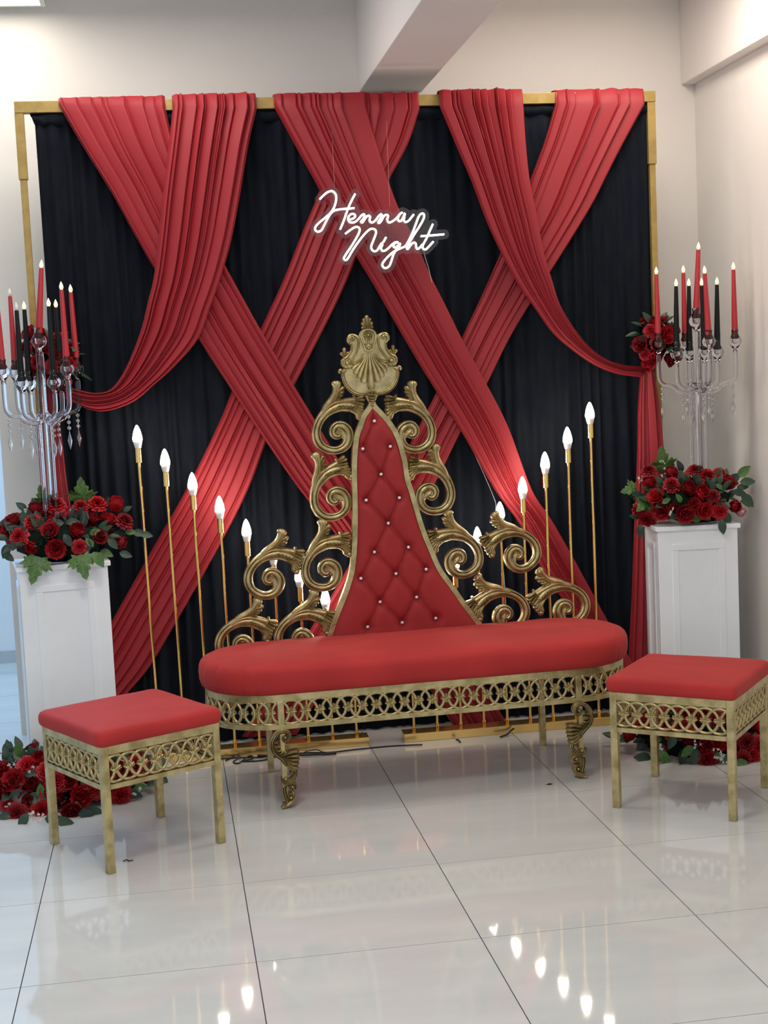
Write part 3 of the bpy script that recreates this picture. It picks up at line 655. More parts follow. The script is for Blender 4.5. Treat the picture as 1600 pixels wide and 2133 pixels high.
# back frame and tufted cushion
YB = .185
EL = [(774,849),(762,867),(755,887),(747,910),(743.5,944),(742,977),(743,1020),(744,1095),(740,1170),(732,1210),(717,1252),(702,1290),(691,1325),(686,1345)]
ER = [(776,849),(798,872),(814,894),(825,917),(834,948),(838,966),(843,1000),(850,1020),(862,1062),(875,1104),(891,1143),(910,1186),(933,1218),(962,1260),(992,1299),(1004,1312)]
L_ = sorted([bl(u, v, YB) for u, v in EL], key=lambda p: p[1]); Rr = sorted([bl(u, v, YB) for u, v in ER], key=lambda p: p[1])
def smoothx(P):
    C = cr(P, 6); return [c[1] for c in C], [c[0] for c in C]
Lz, Lx = smoothx(L_); Rz, Rx = smoothx(Rr)
zb, zt = .47, max(L_[-1][1], Rr[-1][1])
B = dict(A=(780,877),B1=(756,935),B2=(813,930),C=(794,988),D1=(763,1042),D2=(832,1037),E=(809,1090),F1=(780,1150),F2=(851,1140),G1=(752,1205),G2=(825,1195),G3=(888,1186),H1=(792,1254),H2=(868,1244),I1=(766,1306),I2=(838,1297),I3=(908,1288))
BP = {k: bl(u, v, YB-.02) for k, (u, v) in B.items()}
CRS = 'A-B1 B1-C B2-C C-D1 C-D2 D1-E D2-E E-F1 E-F2 F1-G1 F1-G2 F2-G2 F2-G3 G1-H1 G2-H1 G2-H2 G3-H2 H1-I1 H1-I2 H2-I2 H2-I3'.split()
SEG = [(BP[a.split('-')[0]], BP[a.split('-')[1]]) for a in CRS]
SEG += [(BP['A'], (BP['A'][0]-.004, BP['A'][1]+.045)), (BP['I1'], (BP['I1'][0], .47)), (BP['I2'], (BP['I2'][0]+.005, .47)), (BP['I3'], (BP['I3'][0]+.005, .47))]
def segd(x, z, a, b):
    dx, dz = b[0]-a[0], b[1]-a[1]; t = max(0, min(1, ((x-a[0])*dx + (z-a[1])*dz)/(dx*dx+dz*dz)))
    return math.hypot(x-a[0]-dx*t, z-a[1]-dz*t), t
rows = []; nr = 190; ncx = 64
for j in range(nr+1):
    z = zb + (zt-zb)*j/nr; xl = interp(Lz, Lx, z); xr = interp(Rz, Rx, z); row = []
    if xr < xl: xl = xr = (xl+xr)/2
    for i in range(ncx+1):
        s = i/ncx; x = xl + (xr-xl)*s
        e_ = min(x-xl, xr-x)
        puff = .026*(1-math.exp(-e_/.018)) + .006
        dd = 0; wr = 0
        for bx, bz in BP.values():
            r = math.hypot(x-bx, z-bz)
            if r < .09:
                dd += .016*math.exp(-(r/.020)**2)
                an = math.atan2(z-bz, x-bx); wr += .0014*math.sin(9*an+bx*50)*math.exp(-(r/.03)**2)*min(1, r/.008)
        cc = 0
        for a, b in SEG:
            q, t = segd(x, z, a, b)
            if q < .03: cc = max(cc, .0075*math.exp(-(q/.0045)**2) + .006*math.exp(-(q/.016)**2))
        row.append((x, YB - max(.002, puff - dd - cc*min(1, e_/.02) + wr), z))
    rows.append(row)
g = G(); g.grid(rows)
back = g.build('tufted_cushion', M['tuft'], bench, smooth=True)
g = G(); g.lathe([(.0015,0),(.0062,.0012),(.0068,.003),(.0055,.0062),(.003,.0078),(.0005,.0082)], 10); bt = None
for k, (x, z) in BP.items():
    loc = (x, YB - .016, z)
    if bt is None: bt = g.build('crystal_button', M['button'], back, loc=loc, rot=(PI/2, 0, 0))
    else: copy(bt, back, loc, (PI/2, 0, 0))
# gold band round the cushion
g = G()
for P, sgn in ((L_, -1), (Rr, 1)):
    C = cr(P, 4)
    ribbon(g, [(x + sgn*.009, z, .0098, 1.0) for x, z in C[::2]] + [((L_[-1][0]+Rr[-1][0])/2, zt+.016, .0115, 1.0)], .012, [(-1,0),(-1,1),(1,1),(1,0)], YB, 2, 1.2)
g.build('backrest_frame', M['gold'], bench, auto=.6)
# backing board
g = G(); P = [(x, z) for x, z in L_] + [(x, z) for x, z in Rr[::-1]]; n = len(P)
g.add([(x, YB+.004, z) for x, z in P] + [(x, YB+.016, z) for x, z in P], [tuple(range(n)), tuple(range(2*n-1, n-1, -1))] + [(i, (i+1) % n, n+(i+1) % n, n+i) for i in range(n)])
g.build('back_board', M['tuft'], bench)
for sx in (-1, 1):
    g = G(); x = -.21 if sx < 0 else .27; g.box(x-.011, x+.011, YB+.005, YB+.028, .39, .56); g.build('strut', M['gold'], bench)

# scrolls: bud tip and lower lobe of each, in the plane of the back
YS = .195
canon_a = sp(450, 690); canon_b = sp(680, 1050)
c_ang = math.atan2(canon_b[1]-canon_a[1], canon_b[0]-canon_a[0]); c_len = math.hypot(canon_b[0]-canon_a[0], canon_b[1]-canon_a[1])
left = [((701,795),(753,876)),((657,945),(732,996)),((671,1083),(727,1158)),((589,1104),(617,1195)),((655,1230),(679,1322)),((539,1249),(555,1338))]
right = [((859,795),(807,875)),((908,927),(852,1000)),((933,1065),(904,1153)),((1029,1069),(1026,1160)),((993,1199),(1001,1293)),((1122,1186),(1128,1280))]
for mir, lst in ((False, left), (True, right)):
    proto = None
    for a, b in lst:
        pa = bl(*a, YS); pb = bl(*b, YS)
        ang = math.atan2(pb[1]-pa[1], pb[0]-pa[0]); ln = math.hypot(pb[0]-pa[0], pb[1]-pa[1])
        sc = .5*(ln/c_len) + .5
        mx_, mz_ = (pa[0]+pb[0])/2, (pa[1]+pb[1])/2
        if mir: ca = math.atan2(canon_b[1]-canon_a[1], -(canon_b[0]-canon_a[0])); cm = (-(canon_a[0]+canon_b[0])/2, (canon_a[1]+canon_b[1])/2)
        else: ca = c_ang; cm = ((canon_a[0]+canon_b[0])/2, (canon_a[1]+canon_b[1])/2)
        da = ang - ca
        ox = mx_ - sc*(cm[0]*math.cos(da) - cm[1]*math.sin(da)); oz = mz_ - sc*(cm[0]*math.sin(da) + cm[1]*math.cos(da))
        if proto is None: proto = scroll_mesh(mir).build('scroll', M['gold'], bench, auto=.9); o = proto
        else: o = copy(proto, bench)
        o.location = (ox, YS + .004*(lst.index((a, b)) % 2), oz); o.rotation_euler = (0, -da, 0); o.scale = (sc, sc, sc)

# crest (units of 1/5331 m about its own axis)
g = G(); ct = bl(762, 657, YS); cb = bl(774, 845, YS); s = (ct[1]-cb[1])/1825.0
def c2(x, z, *r): return (x*s, (1990-z)*s) + tuple(k*s for k in r)
half = [(0,430),(90,440),(160,500),(190,575),(230,545),(300,520),(370,545),(420,610),(425,680),(385,740),(340,765),(345,830),(385,905),(440,960),(520,975),(580,1040),(585,1120),(535,1190),(500,1230),(535,1330),(530,1440),(485,1580),(400,1690),(300,1755),(180,1775),(120,1800),(100,1850),(60,1930),(0,1975)]
pts = half + [(-x, z) for x, z in half[::-1][1:-1]]; n = len(pts)
g.add([c2(x, z)[0:1] + (.004,) + c2(x, z)[1:2] for x, z in pts] + [c2(x, z)[0:1] + (-.008,) + c2(x, z)[1:2] for x, z in pts],
      [tuple(range(n)), tuple(range(2*n-1, n-1, -1))] + [(i, (i+1) % n, n+(i+1) % n, n+i) for i in range(n)])
def rb(P, h, prof=ROUND, y0=-.007, hf=1, closed=False): ribbon(g, [c2(*p[:3]) + ((p[3] if len(p) > 3 else hf),) for p in P], h, prof, y0, 5, .3, closed)
for m_ in (-1, 1):
    f = lambda P: [(m_*x,) + tuple(r) for x, *r in P]
    rb(f([(515,1215,26),(560,1320,36),(545,1430,42),(500,1550,44),(420,1655,44),(310,1725,40),(190,1750,34),(110,1760,26)]), .010, PROF)
    # volute and the band that runs down from it
    rb(f([(345,640,16),(310,650,22),(292,620,24),(320,585,24),(370,595,26),(395,650,28),(370,710,28),(330,735,20)]), .012)
    rb(f([(405,700,22),(420,630,24),(375,555,26),(300,548,26),(235,590,26),(205,680,26),(215,790,26),(255,890,26),(320,990,26),(370,1090,26),(385,1150,20)]), .010)
    rb(f([(350,760,20),(360,850,24),(410,930,26),(475,985,24),(540,1010,22)]), .012)
    # roundel
    rb(f([(458+100*math.cos(a), 1100+100*math.sin(a), 24) for a in [k*PI/5 for k in range(10)]]), .012, closed=True)
    ball(g, *c2(m_*458, 1100), 55*s, -.007, .009)
    # ear
    rb(f([(490,1250,26),(560,1265,34),(600,1230,30),(632,1265,28),(612,1300,20)]), .011)
    # tassel above the roundel
    for tx, tz in ((415,880),(500,790),(580,885)): lobe(g, c2(m_*505, 985), c2(m_*tx, tz), 34*s, .013, 0, -.004)
    # medallion
    rb(f([(0,450,20),(85,470,22),(145,550,22),(140,650,22),(95,790,20),(70,870,20),(0,880,20)]), .012, BAND)
    for k, (x, z, w_) in enumerate([(150,1515,70),(238,1425,62),(305,1335,58),(350,1240,54),(375,1150,44)]):
        st = 26 + 30*k
        rb(f([(st*.8, 930, 16, .15), (st+x*.15, 1070, 22+2*k, .55), ((st+x*.6)*.98, 1080+(z-1080)*.6, w_*.72, .9), (x*.98, z-35, w_*.98, 1), (x*1.02, z, w_*.55, .8)]), .012, FLUTE)
    for x, z in ((42,650),(50,740),(40,800)): ball(g, *c2(m_*x, z), 30*s, -.007, .008)
    for tx, tz, w_ in ((72,225,30),(108,305,34),(120,400,30)): lobe(g, c2(0, 430), c2(m_*tx, tz), w_*s, .012, 0, .0)
rb([(0,910,18,.15),(0,1080,28,.55),(0,1300,48,.9),(0,1480,70,1),(0,1590,80,1.05),(0,1655,50,.8)], .013, FLUTE)
for k in range(10):
    a = 2*PI*k/10; lobe(g, c2(22*math.cos(a), 570+22*math.sin(a)), c2(98*math.cos(a), 570+98*math.sin(a)), 26*s, .009, 0, -.006)
ball(g, *c2(0, 570), 26*s, -.012, .006); ball(g, *c2(0, 700), 32*s, -.007, .007); ball(g, *c2(0, 830), 34*s, -.007, .007)
lobe(g, c2(0, 430), c2(0, 165), 40*s, .014, 0, .0)
for z, wd in ((1755, 105), (1820, 85), (1875, 62), (1925, 40), (1965, 22)): rb([(-wd,z,24),(0,z+14,30),(wd,z,24)], .015)
for x in (-70, 0, 70): lobe(g, c2(x*.5, 1800), c2(x*1.2, 1690), 36*s, .016, 0, -.006)
tilt = math.atan2(ct[0]-cb[0], ct[1]-cb[1])
g.build('crest', M['gold'], bench, auto=.9, loc=(cb[0], YS - .004, cb[1]), rot=(0, tilt*.7, 0))

# ---------------------------------------------------------------- stools
def stool(label, loc, rz, nf=8):
    t = tag(empty('velvet_stool', loc, rz), label, 'stool'); a = .213; k_ = .0125
    for sx in (-1, 1):
        for sy in (-1, 1):
            g = G(); g.box(sx*(a-k_)-k_, sx*(a-k_)+k_, sy*(a-k_)-k_, sy*(a-k_)+k_, 0, .404); g.build('leg', M['gold'], t, bevel=.0015)
    for z0, z1, nm in ((.376, .404, 'top_rail'), (.266, .282, 'bottom_rail')):
        g = G()
        for sy in (-1, 1): g.box(-a+2*k_, a-2*k_, min(sy*a, sy*(a-.02)), max(sy*a, sy*(a-.02)), z0, z1)
        for sx in (-1, 1): g.box(min(sx*a, sx*(a-.02)), max(sx*a, sx*(a-.02)), -a+2*k_, a-2*k_, z0, z1)
        g.build(nm, M['gold'], t, bevel=.001)
    sp_ = 2*(a - 2*k_); st = sp_/nf
    for k in range(4):
        an = k*PI/2; pn = empty('lattice_panel', (0, 0, 0), an, t); y = -(a-.010)
        place_lattice(pn, [(-sp_/2 + st*(i+.5), y, 0) for i in range(nf)], [(-sp_/2 + st*(i+.5), y, 0) for i in range(nf)],
                      [(-sp_/2 - st/2, y, 0, True), (sp_/2 + st/2, y, 0, False)], .329)
    g = G(); rings = []
    for e_, z in [(-.006, .402), (.005, .404), (.010, .411), (.012, .425), (.011, .440), (.007, .449), (.0, .4535), (-.010, .4555), (-.05, .458), (-.10, .460), (-.15, .461), (-.19, .461)]:
        pts = []; b = a + e_; cr_ = .022 if e_ > -.02 else .01; nn = 22
        for c in range(4):
            ca = c*PI/2
            cx, cy = [(b-cr_, -b+cr_), (b-cr_, b-cr_), (-b+cr_, b-cr_), (-b+cr_, -b+cr_)][c]
            for q in range(6):
                an = -PI/2 + ca + PI/2*q/5; pts.append((cx+cr_*math.cos(an), cy+cr_*math.sin(an)))
            nx_, ny_ = [(b, b-cr_), (-b+cr_, b), (-b, -b+cr_), (b-cr_, -b)][c]; px_, py_ = pts[-1]
            for q in range(1, nn): pts.append((px_+(nx_-px_)*q/nn, py_+(ny_-py_)*q/nn))
        rings.append([(x+.002*mnoise.noise(Vector((x*9, y*9, rz))), y+.002*mnoise.noise(Vector((y*9, x*9, rz+3))), z+.0025*mnoise.noise(Vector((x*7, y*7, rz))) * (z > .41)) for x, y in pts])
    ringed(g, rings); g.build('seat_cushion', M['seat'], t, smooth=True)
    return t
stool('left red velvet stool on gold legs, in front of the white pedestal', (.276, 1.078, 0), math.radians(29.3))
stool('right red velvet stool on gold legs, cut by the right picture edge', (2.181, 1.015, 0), math.radians(-38.3))
# ---------------------------------------------------------------- pedestals
def pedestal(label, loc, rz, w_, d_, h):
    t = tag(empty('pedestal', loc, rz), label, 'pedestal')
    a, b = w_/2, d_/2
    g = G(); g.box(-a, a, -b, b, 0, h-.02); g.build('body', M['white'], t, bevel=.0015)
    g = G(); g.box(-a-.011, a+.011, -b-.011, b+.011, h-.02, h); g.build('top_slab', M['white'], t, bevel=.003)
    def mould(k):
        g = G(); W = (a if k % 2 == 0 else b)*2; D_ = b if k % 2 == 0 else a
        x0, x1, z0, z1 = -W/2+.056, W/2-.056, .05, h-.075; q = .028; pr = .006
        for bx in ((x0, x1, z1-q, z1), (x0, x1, z0, z0+q), (x0, x0+q, z0+q, z1-q), (x1-q, x1, z0+q, z1-q)):
            g.box(bx[0], bx[1], -D_-pr, -D_, bx[2], bx[3])
        o = g.build('moulding', M['white'], t, bevel=.0025); o.rotation_euler = (0, 0, k*PI/2)
    for k in (0, 1, 3): mould(k)
    g = G(); g.box(-a-.006, a+.006, -b-.006, b+.006, 0, .03); g.build('plinth', M['white'], t, bevel=.002)
    return t
LP = (.012, 2.12); RP = (2.625, 2.145)
pedestal('left white panelled pedestal under flowers, behind the left stool', (*LP, 0), math.radians(8), .335, .28, .838)
pedestal('right white panelled pedestal under flowers, behind the right stool', (*RP, 0), math.radians(-6), .335, .25, .826)

# ---------------------------------------------------------------- candelabra
CUP = [(.0065, 0), (.0095, .004), (.0135, .012), (.0225, .024), (.0275, .036), (.0255, .048), (.0175, .060), (.0130, .070), (.0140, .078), (.0150, .086)]
def cup(g, c, s=1.0):
    g.lathe([(r*s, z*s) for r, z in CUP] + [(.0115*s, .086*s), (.0105*s, .050*s), (.0095*s, .034*s), (.003*s, .030*s)], 14, c)
def pendant(parent, x, y, z, n=3):
    g = G()
    for k in range(n):
        zc = z - .012 - .0215*k
        g.lathe([(.0004, -.0085), (.0060, -.004), (.0075, 0), (.0060, .004), (.0004, .0085)], 8, (x, y, zc))
    zz = z - .012 - .0215*n
    g.lathe([(.0004, -.062), (.0065, -.038), (.0085, -.026), (.0030, -.004), (.0012, .006)], 6, (x, y, zz))
    g.tube([(x, y, z+.004), (x, y, zz+.004)], .0006, 4)
    g.build('crystal_pendant', M['crystal'], parent)
def candelabra(label, loc, zb, zh, zo, zi, zc, ro, ri, tho, thi, base_z):
    """zh hub, zo/zi/zc bottoms of outer, inner and centre cups"""
    t = tag(empty('candelabra', (loc[0], loc[1], zb)), label, 'candelabra')
    Z = lambda z: z - zb
    g = G(); g.lathe([(.085, 0), (.088, .006), (.080, .014), (.045, .020), (.040, .030)], 24); g.build('base', M['acrylic'], t, auto=.6)
    for k in range(4):
        a = PI/4 + k*PI/2 + .2
        g = G(); g.tube([(.030*math.cos(a), .030*math.sin(a), .02), (.030*math.cos(a), .030*math.sin(a), Z(zh)-.01), (.018*math.cos(a), .018*math.sin(a), Z(zh)+.012)], .0085, 10)
        g.build('rod', M['acrylic'], t, auto=.8)
    g = G(); g.lathe([(.012, .02), (.012, Z(zh)), (.022, Z(zh)+.01), (.022, Z(zh)+.03), (.0165, Z(zh)+.045), (.0155, Z(zc)-.02), (.0145, Z(zc)-.005), (.0155, Z(zc))], 16); g.build('column', M['acrylic'], t, auto=.7)
    g = G(); cup(g, (0, 0, Z(zc)), 1.12); g.build('cup', M['acrylic'], t, smooth=True)
    tops = [('c', loc[0], loc[1], zc + .052)]
    for k in range(4):
        for inner in (0, 1):
            a = (thi if inner else tho) + k*PI/2; r = ri if inner else ro; zc_ = zi if inner else zo
            ca, sa = math.cos(a), math.sin(a)
            if inner: P = [(.015, zh+.030), (.035, zh+.012), (r*.62, zh+.010), (r*.93, zh+.034), (r, zh+.07), (r, zc_)]
            else: P = [(.014, zh+.005), (.045, zh-.004), (.085, zh+.006), (.105, zh+.024), (.125, zh+.030), (r-.022, zh+.034), (r-.004, zh+.054), (r, zh+.09), (r, zc_)]
            g = G(); g.tube(cr([(q*ca, q*sa, Z(z)) for q, z in P], 5), .0095, 9)
            arm = g.build('arm', M['acrylic'], t, smooth=True)
            g = G(); cup(g, (r*ca, r*sa, Z(zc_) - .002)); g.build('cup', M['acrylic'], t, smooth=True)
            pr = r*.80 if not inner else r*.72
            pendant(t, pr*ca if inner else (r-.012)*ca, pr*sa if inner else (r-.012)*sa, Z(zh) + (.0 if inner else .030), 3)
            tops.append(('i' if inner else 'o', loc[0] + r*ca, loc[1] + r*sa, zc_ + .044))
    return tops
def candle(label, x, y, z, ztip, m, lit=True, lean=(0, 0), r0=.0132):
    h = ztip - z - .031
    t = tag(empty('taper_candle', (x, y, z)), label, 'candle', None); t.rotation_euler = (lean[1], lean[0], 0)
    g = G(); g.lathe([(r0*.8, 0), (r0, .01), (r0, .03), (r0*.60, h-.004), (r0*.54, h)], 14); g.build('wax', m, t, auto=.6)
    g = G(); g.lathe([(.004, h-.001), (.0072, h+.006), (.0080, h+.012), (.0058, h+.020), (.0028, h+.027), (.0004, h+.032)], 10); g.build('flame', M['flame'] if lit else M['flameoff'], t, smooth=True)

def zat(v, y, u=800): return atY(u, v, y).z
LC = (-.014, 2.11); RC = (2.679, 2.152)
tl_ = candelabra('left clear acrylic candelabra with crystal drops among the pedestal flowers', LC, .838, 1.385, 1.548, 1.500, 1.655, .172, .088, math.radians(39.5), math.radians(36.5), 0)
tr_ = candelabra('right clear acrylic candelabra with crystal drops beside the corner of the walls', RC, .826, 1.376, 1.544, 1.502, 1.628, .165, .089, math.radians(-4), math.radians(-1), 0)
def dress(tops, side, zo, zi, zc, offs):
    def nm(lst): return sorted(lst, key=lambda p: p[1])
    out_ = nm([p for p in tops if p[0] == 'o']); inn = nm([p for p in tops if p[0] == 'i']); c = tops[0]
    words = ['leftmost', 'second from left', 'third from left', 'rightmost']
    candle('tallest red taper candle, in the centre cup of the %s candelabra' % side, c[1], c[2], c[3], zc, M['cred'], lean=(offs[0], 0), r0=.0145)
    for k, p in enumerate(out_):
        candle('red taper candle, %s of the four outer ones on the %s candelabra' % (words[k], side), p[1], p[2], p[3], zo + offs[1][k], M['cred'], lit=not (side == 'left' and k < 2), lean=(offs[2][k], 0))
    for k, p in enumerate(inn):
        candle('black taper candle, %s of the four inner ones on the %s candelabra' % (words[k], side), p[1], p[2], p[3], zi + offs[3][k], M['cblack'], lit=not (side == 'left' and k == 0), lean=(offs[4][k], 0))
dress(tl_, 'left', 1.915, 1.858, 2.012, (.105, (0, 0, 0, .005), (-.01, 0, -.005, -.015), (-.01, .0, .0, .002), (0, 0, 0, 0)))
dress(tr_, 'right', 1.903, 1.850, 1.998, (.06, (.0, -.015, .012, .006), (.0, -.04, .0, .0), (.0, -.006, .004, .0), (.02, -.02, .015, .02)))

# ---------------------------------------------------------------- flowers
def petal(g, base, yaw, opn, L, W, curl, cup_, rnd, nu=4, nv=4):
    rows = []; cy, sy = math.cos(yaw), math.sin(yaw)
    j1, j2 = rnd.uniform(0, 6), rnd.uniform(.7, 1.3)
    x = z = 0.0; prev = None
    pts = []
    for b in range(nv + 1):
        t = b / nv; ang = opn * (t ** .7) - curl * max(0, t - .5) * 2
        if b: x += L / nv * math.sin(ang); z += L / nv * math.cos(ang)
        pts.append((x, z, ang))
    for b, (x, z, ang) in enumerate(pts):
        t = b / nv; wd = W * math.sin(PI * (.12 + .76 * t)) ** .7
        row = []
        for a in range(nu + 1):
            s = -1 + 2 * a / nu
            off = cup_ * wd * s * s * .6
            ruf = L * .05 * math.sin(s * 5 * j2 + j1) * t * t
            px = base[0] + x - off * math.cos(ang) + ruf; pz = base[2] + z + off * math.sin(ang) - L*.05*s*s*t
            py = s * wd
            row.append((px * cy - py * sy + base[1]*0, px * sy + py * cy, pz))
        rows.append(row)
    g.grid(rows)
def bloom_mesh(kind, seed):
    r = random.Random(seed); g = G(); R0 = 1.0
    if kind == 0:     # open peony, frilled heart
        for k in range(7): petal(g, (.05, 0, -.35), 2*PI*k/7 + r.uniform(-.2, .2), 1.38, 1.2, .58, .7, .6, r)
        for k in range(7): petal(g, (.04, 0, -.30), 2*PI*k/7 + .4 + r.uniform(-.2, .2), 1.0, 1.12, .52, .9, .7, r)
        for q, (n, op, L, W) in enumerate(((9, .85, .98, .30), (10, .66, .98, .26), (10, .48, .96, .22), (8, .30, .94, .20), (6, .12, .92, .18))):
            for k in range(n): petal(g, (.02, 0, -.22 + .02*q), 2*PI*k/n + q*.37 + r.uniform(-.3, .3), op*r.uniform(.85, 1.15), L*r.uniform(.88, 1.06), W, r.uniform(-.3, .7), r.uniform(-.2, .7), r, 3, 3)
    elif kind == 1:   # carnation-like pompom
        for q, (n, op) in enumerate(((9, 1.75), (9, 1.4), (9, 1.05), (8, .72), (7, .4), (5, .12))):
            for k in range(n): petal(g, (.02, 0, -.1 + .03*q), 2*PI*k/n + q*.35 + r.uniform(-.2, .2), op, .95 - .03*q, .30, -.3, -.2, r, 3, 3)
    else:             # cupped rose
        for k in range(6): petal(g, (.05, 0, -.35), 2*PI*k/6 + r.uniform(-.1, .1), 1.0, 1.15, .62, .9, .9, r)
        for k in range(5): petal(g, (.04, 0, -.32), 2*PI*k/5 + .5, .72, 1.1, .52, .9, 1.0, r)
        for k in range(5): petal(g, (.03, 0, -.3), 2*PI*k/5 + .1, .46, 1.02, .42, .6, 1.0, r)
        for k in range(4): petal(g, (.02, 0, -.28), 2*PI*k/4, .25, .95, .30, .4, 1.1, r)
        for k in range(5): petal(g, (.0, 0, -.24), 2*PI*k/5, .12, .98, .22, .3, .9, r, 3, 3)
        for k in range(4): petal(g, (.0, 0, -.2), 2*PI*k/4 + .5, .04, .92, .12, .1, .6, r, 3, 3)
    return g
def leaf_oval():
    g = G(); rows = []
    for b in range(7):
        t = b / 6; wd = .30 * math.sin(PI * min(1, t * .97 + .02)) ** .8 * (1.15 - .35*t); rows.append([(s * wd, t, .10 * abs(s) * wd * 3 - .22 * t * t + .02*math.sin(7*t)) for s in (-1, -.5, 0, .5, 1)])
    g.grid(rows); return g
def leaf_maple():
    g = G(); out_ = [(0,0),(.10,.02),(.34,-.10),(.32,.06),(.52,.10),(.44,.22),(.62,.40),(.44,.38),(.40,.50),(.24,.42),(.28,.62),(.16,.68),(.14,.84),(.0,1.02)]
    full = out_ + [(-x, y) for x, y in out_[::-1][1:-1]]
    c = (0, .30); n = len(full); z = lambda x, y: -.18*(x*x + (y-.3)**2) + .05*math.sin(8*x)*math.cos(6*y)
    vs = [(c[0], c[1], .03)] + [(x, y, z(x, y)) for x, y in full] + [(c[0]+(x-c[0])*.5, c[1]+(y-c[1])*.5, .5*z(x, y) + (.035 if k % 2 else 0)) for k, (x, y) in enumerate(full)]
    fs = []
    for k in range(n):
        j = (k+1) % n; fs.append((0, 1+n+k, 1+n+j)); fs.append((1+n+k, 1+k, 1+j, 1+n+j))
    g.add(vs, fs); return g
PET = {}
def orient(o, nrm, spin):
    nrm = Vector(nrm).normalized(); q = nrm.to_track_quat('Z', 'Y'); o.rotation_mode = 'QUATERNION'
    from mathutils import Quaternion
    o.rotation_quaternion = q @ Quaternion((0, 0, 1), spin)
PROTO = {}
def piece(key, builder, m, nm, parent, loc, nrm, spin, size, label=None, yaxis=None):
    if key not in PROTO: o = builder().build(nm, m, parent, smooth=True); PROTO[key] = o
    else: o = copy(PROTO[key], parent)
    o.location = loc; o.scale = (size, size, size)
    if yaxis is not None:       # leaf: local y runs along yaxis, z towards nrm
        yv = Vector(yaxis).normalized(); zv = Vector(nrm) - yv * Vector(nrm).dot(yv); zv = zv.normalized() if zv.length > 1e-4 else yv.orthogonal(); xv = yv.cross(zv)
        o.rotation_mode = 'QUATERNION'; o.rotation_quaternion = Matrix((xv, yv, zv)).transposed().to_quaternion()
    else: orient(o, nrm, spin)
    if label: o['label'] = label
    return o
def bouquet(label, cat_name, C, rad, blooms, leaves, seed, core=True, nfill=40, nback=8, sprigs=(), bsize=.036, zmin=None, name='flower_arrangement'):
    r = random.Random(seed); C = Vector(C)
    t = tag(empty(name, (C.x, C.y, zmin if zmin is not None else C.z)), label, cat_name)
    B0 = Vector(t.location)
    def surf(u, v, sc=1.0):
        """point where the line of sight meets the front of the ellipsoid, else its nearest plane"""
        d = ray(u, v); o = cam_loc - C
        a = sum((d[i]/(rad[i]*sc))**2 for i in range(3)); b = 2*sum(d[i]*o[i]/(rad[i]*sc)**2 for i in range(3)); c = sum((o[i]/(rad[i]*sc))**2 for i in range(3)) - 1
        D_ = b*b - 4*a*c
        k = (-b - math.sqrt(D_))/(2*a) if D_ > 0 else (-b)/(2*a)
        p = cam_loc + d*k
        if zmin is not None and p.z < zmin + .012:
            p = atZ(u, v, zmin + .012) if zmin < .1 else atY(u, v, C.y - rad[1] - .005)
        return p
    for it in blooms:
        u, v = it[0], it[1]; kd = it[2] if len(it) > 2 else r.choice((0, 0, 1, 1, 2)); sz = 1.36 * bsize * (it[3] if len(it) > 3 else r.uniform(.88, 1.12))
        p = surf(u, v, .92); nrm = Vector(((p.x-C.x)/rad[0]**2, (p.y-C.y)/rad[1]**2, (p.z-C.z)/rad[2]**2)).normalized() + Vector((0, -.55, .15))
        pink = len(it) > 4
        m = M['petalpink'] if pink else M['petal']; var = r.randint(0, 1)
        piece(('b', kd, var, pink), (lambda k=kd, s_=var: bloom_mesh(k, 10*k + s_)), m, 'bloom', t, p - B0, nrm, r.uniform(0, 6), sz, 'pale pink bloom' if pink else None)
    for k in range(nback):
        low = zmin is not None and zmin < .1
        a = r.uniform(-.75, PI+.75) if low else r.uniform(0.1, PI-.1); el = r.uniform(.1, 1.1)
        q = Vector((math.cos(a)*math.cos(el)*rad[0], math.sin(a)*math.cos(el)*rad[1], math.sin(el)*rad[2]))*.9
        kd = r.choice((0, 1, 2)); var = r.randint(0, 1)
        piece(('b', kd, var, False), (lambda k=kd, s_=var: bloom_mesh(k, 10*k + s_)), M['petal'], 'bloom', t, C + q - B0, (q.x, q.y, q.z*2), r.uniform(0, 6), bsize*r.uniform(.85, 1.1))
    for it in leaves:
        u, v, kind, L, ang = it[:5]; d3 = it[5] if len(it) > 5 else .3
        p = surf(u, v, 1.02); dr = Vector((math.cos(ang), -d3, math.sin(ang)))
        if kind == 'm': piece('maple', leaf_maple, M['leafbright'], 'leaf', t, p - dr.normalized()*L*.4 - B0, (0, -1, .35), 0, L, None, dr)
        elif kind == 'b': piece('ovalb', leaf_oval, M['leafbright'], 'leaf', t, p - dr.normalized()*L*.5 - B0, (.1, -1, .35), 0, L, None, dr)
        else: piece('oval', leaf_oval, M['leaf'], 'leaf', t, p - dr.normalized()*L*.5 - B0, (r.uniform(-.3, .3), -1, .4), 0, L, None, dr)
    for k in range(nfill):
        a = r.uniform(0, 2*PI); el = r.uniform(-.5, 1.3) if zmin is None else r.uniform(.0, 1.2)
        q = Vector((math.cos(a)*math.cos(el)*rad[0], math.sin(a)*math.cos(el)*rad[1], math.sin(el)*rad[2]))
        yv = Vector((q.x/rad[0]**2, q.y/rad[1]**2, q.z/rad[2]**2 + r.uniform(-3, 3))).normalized()
        L = r.uniform(.04, .065); p = C + q*r.uniform(.66, .98) - B0
        if zmin is not None and zmin < .1 and p.z + B0.z < .03: p.z = .03 - B0.z; yv.z = abs(yv.z)*.3; yv.normalize()
        piece('oval', leaf_oval, M['leaf'], 'leaf', t, p, Vector((r.uniform(-.6, .6), -.6, 1)), 0, L, None, yv)
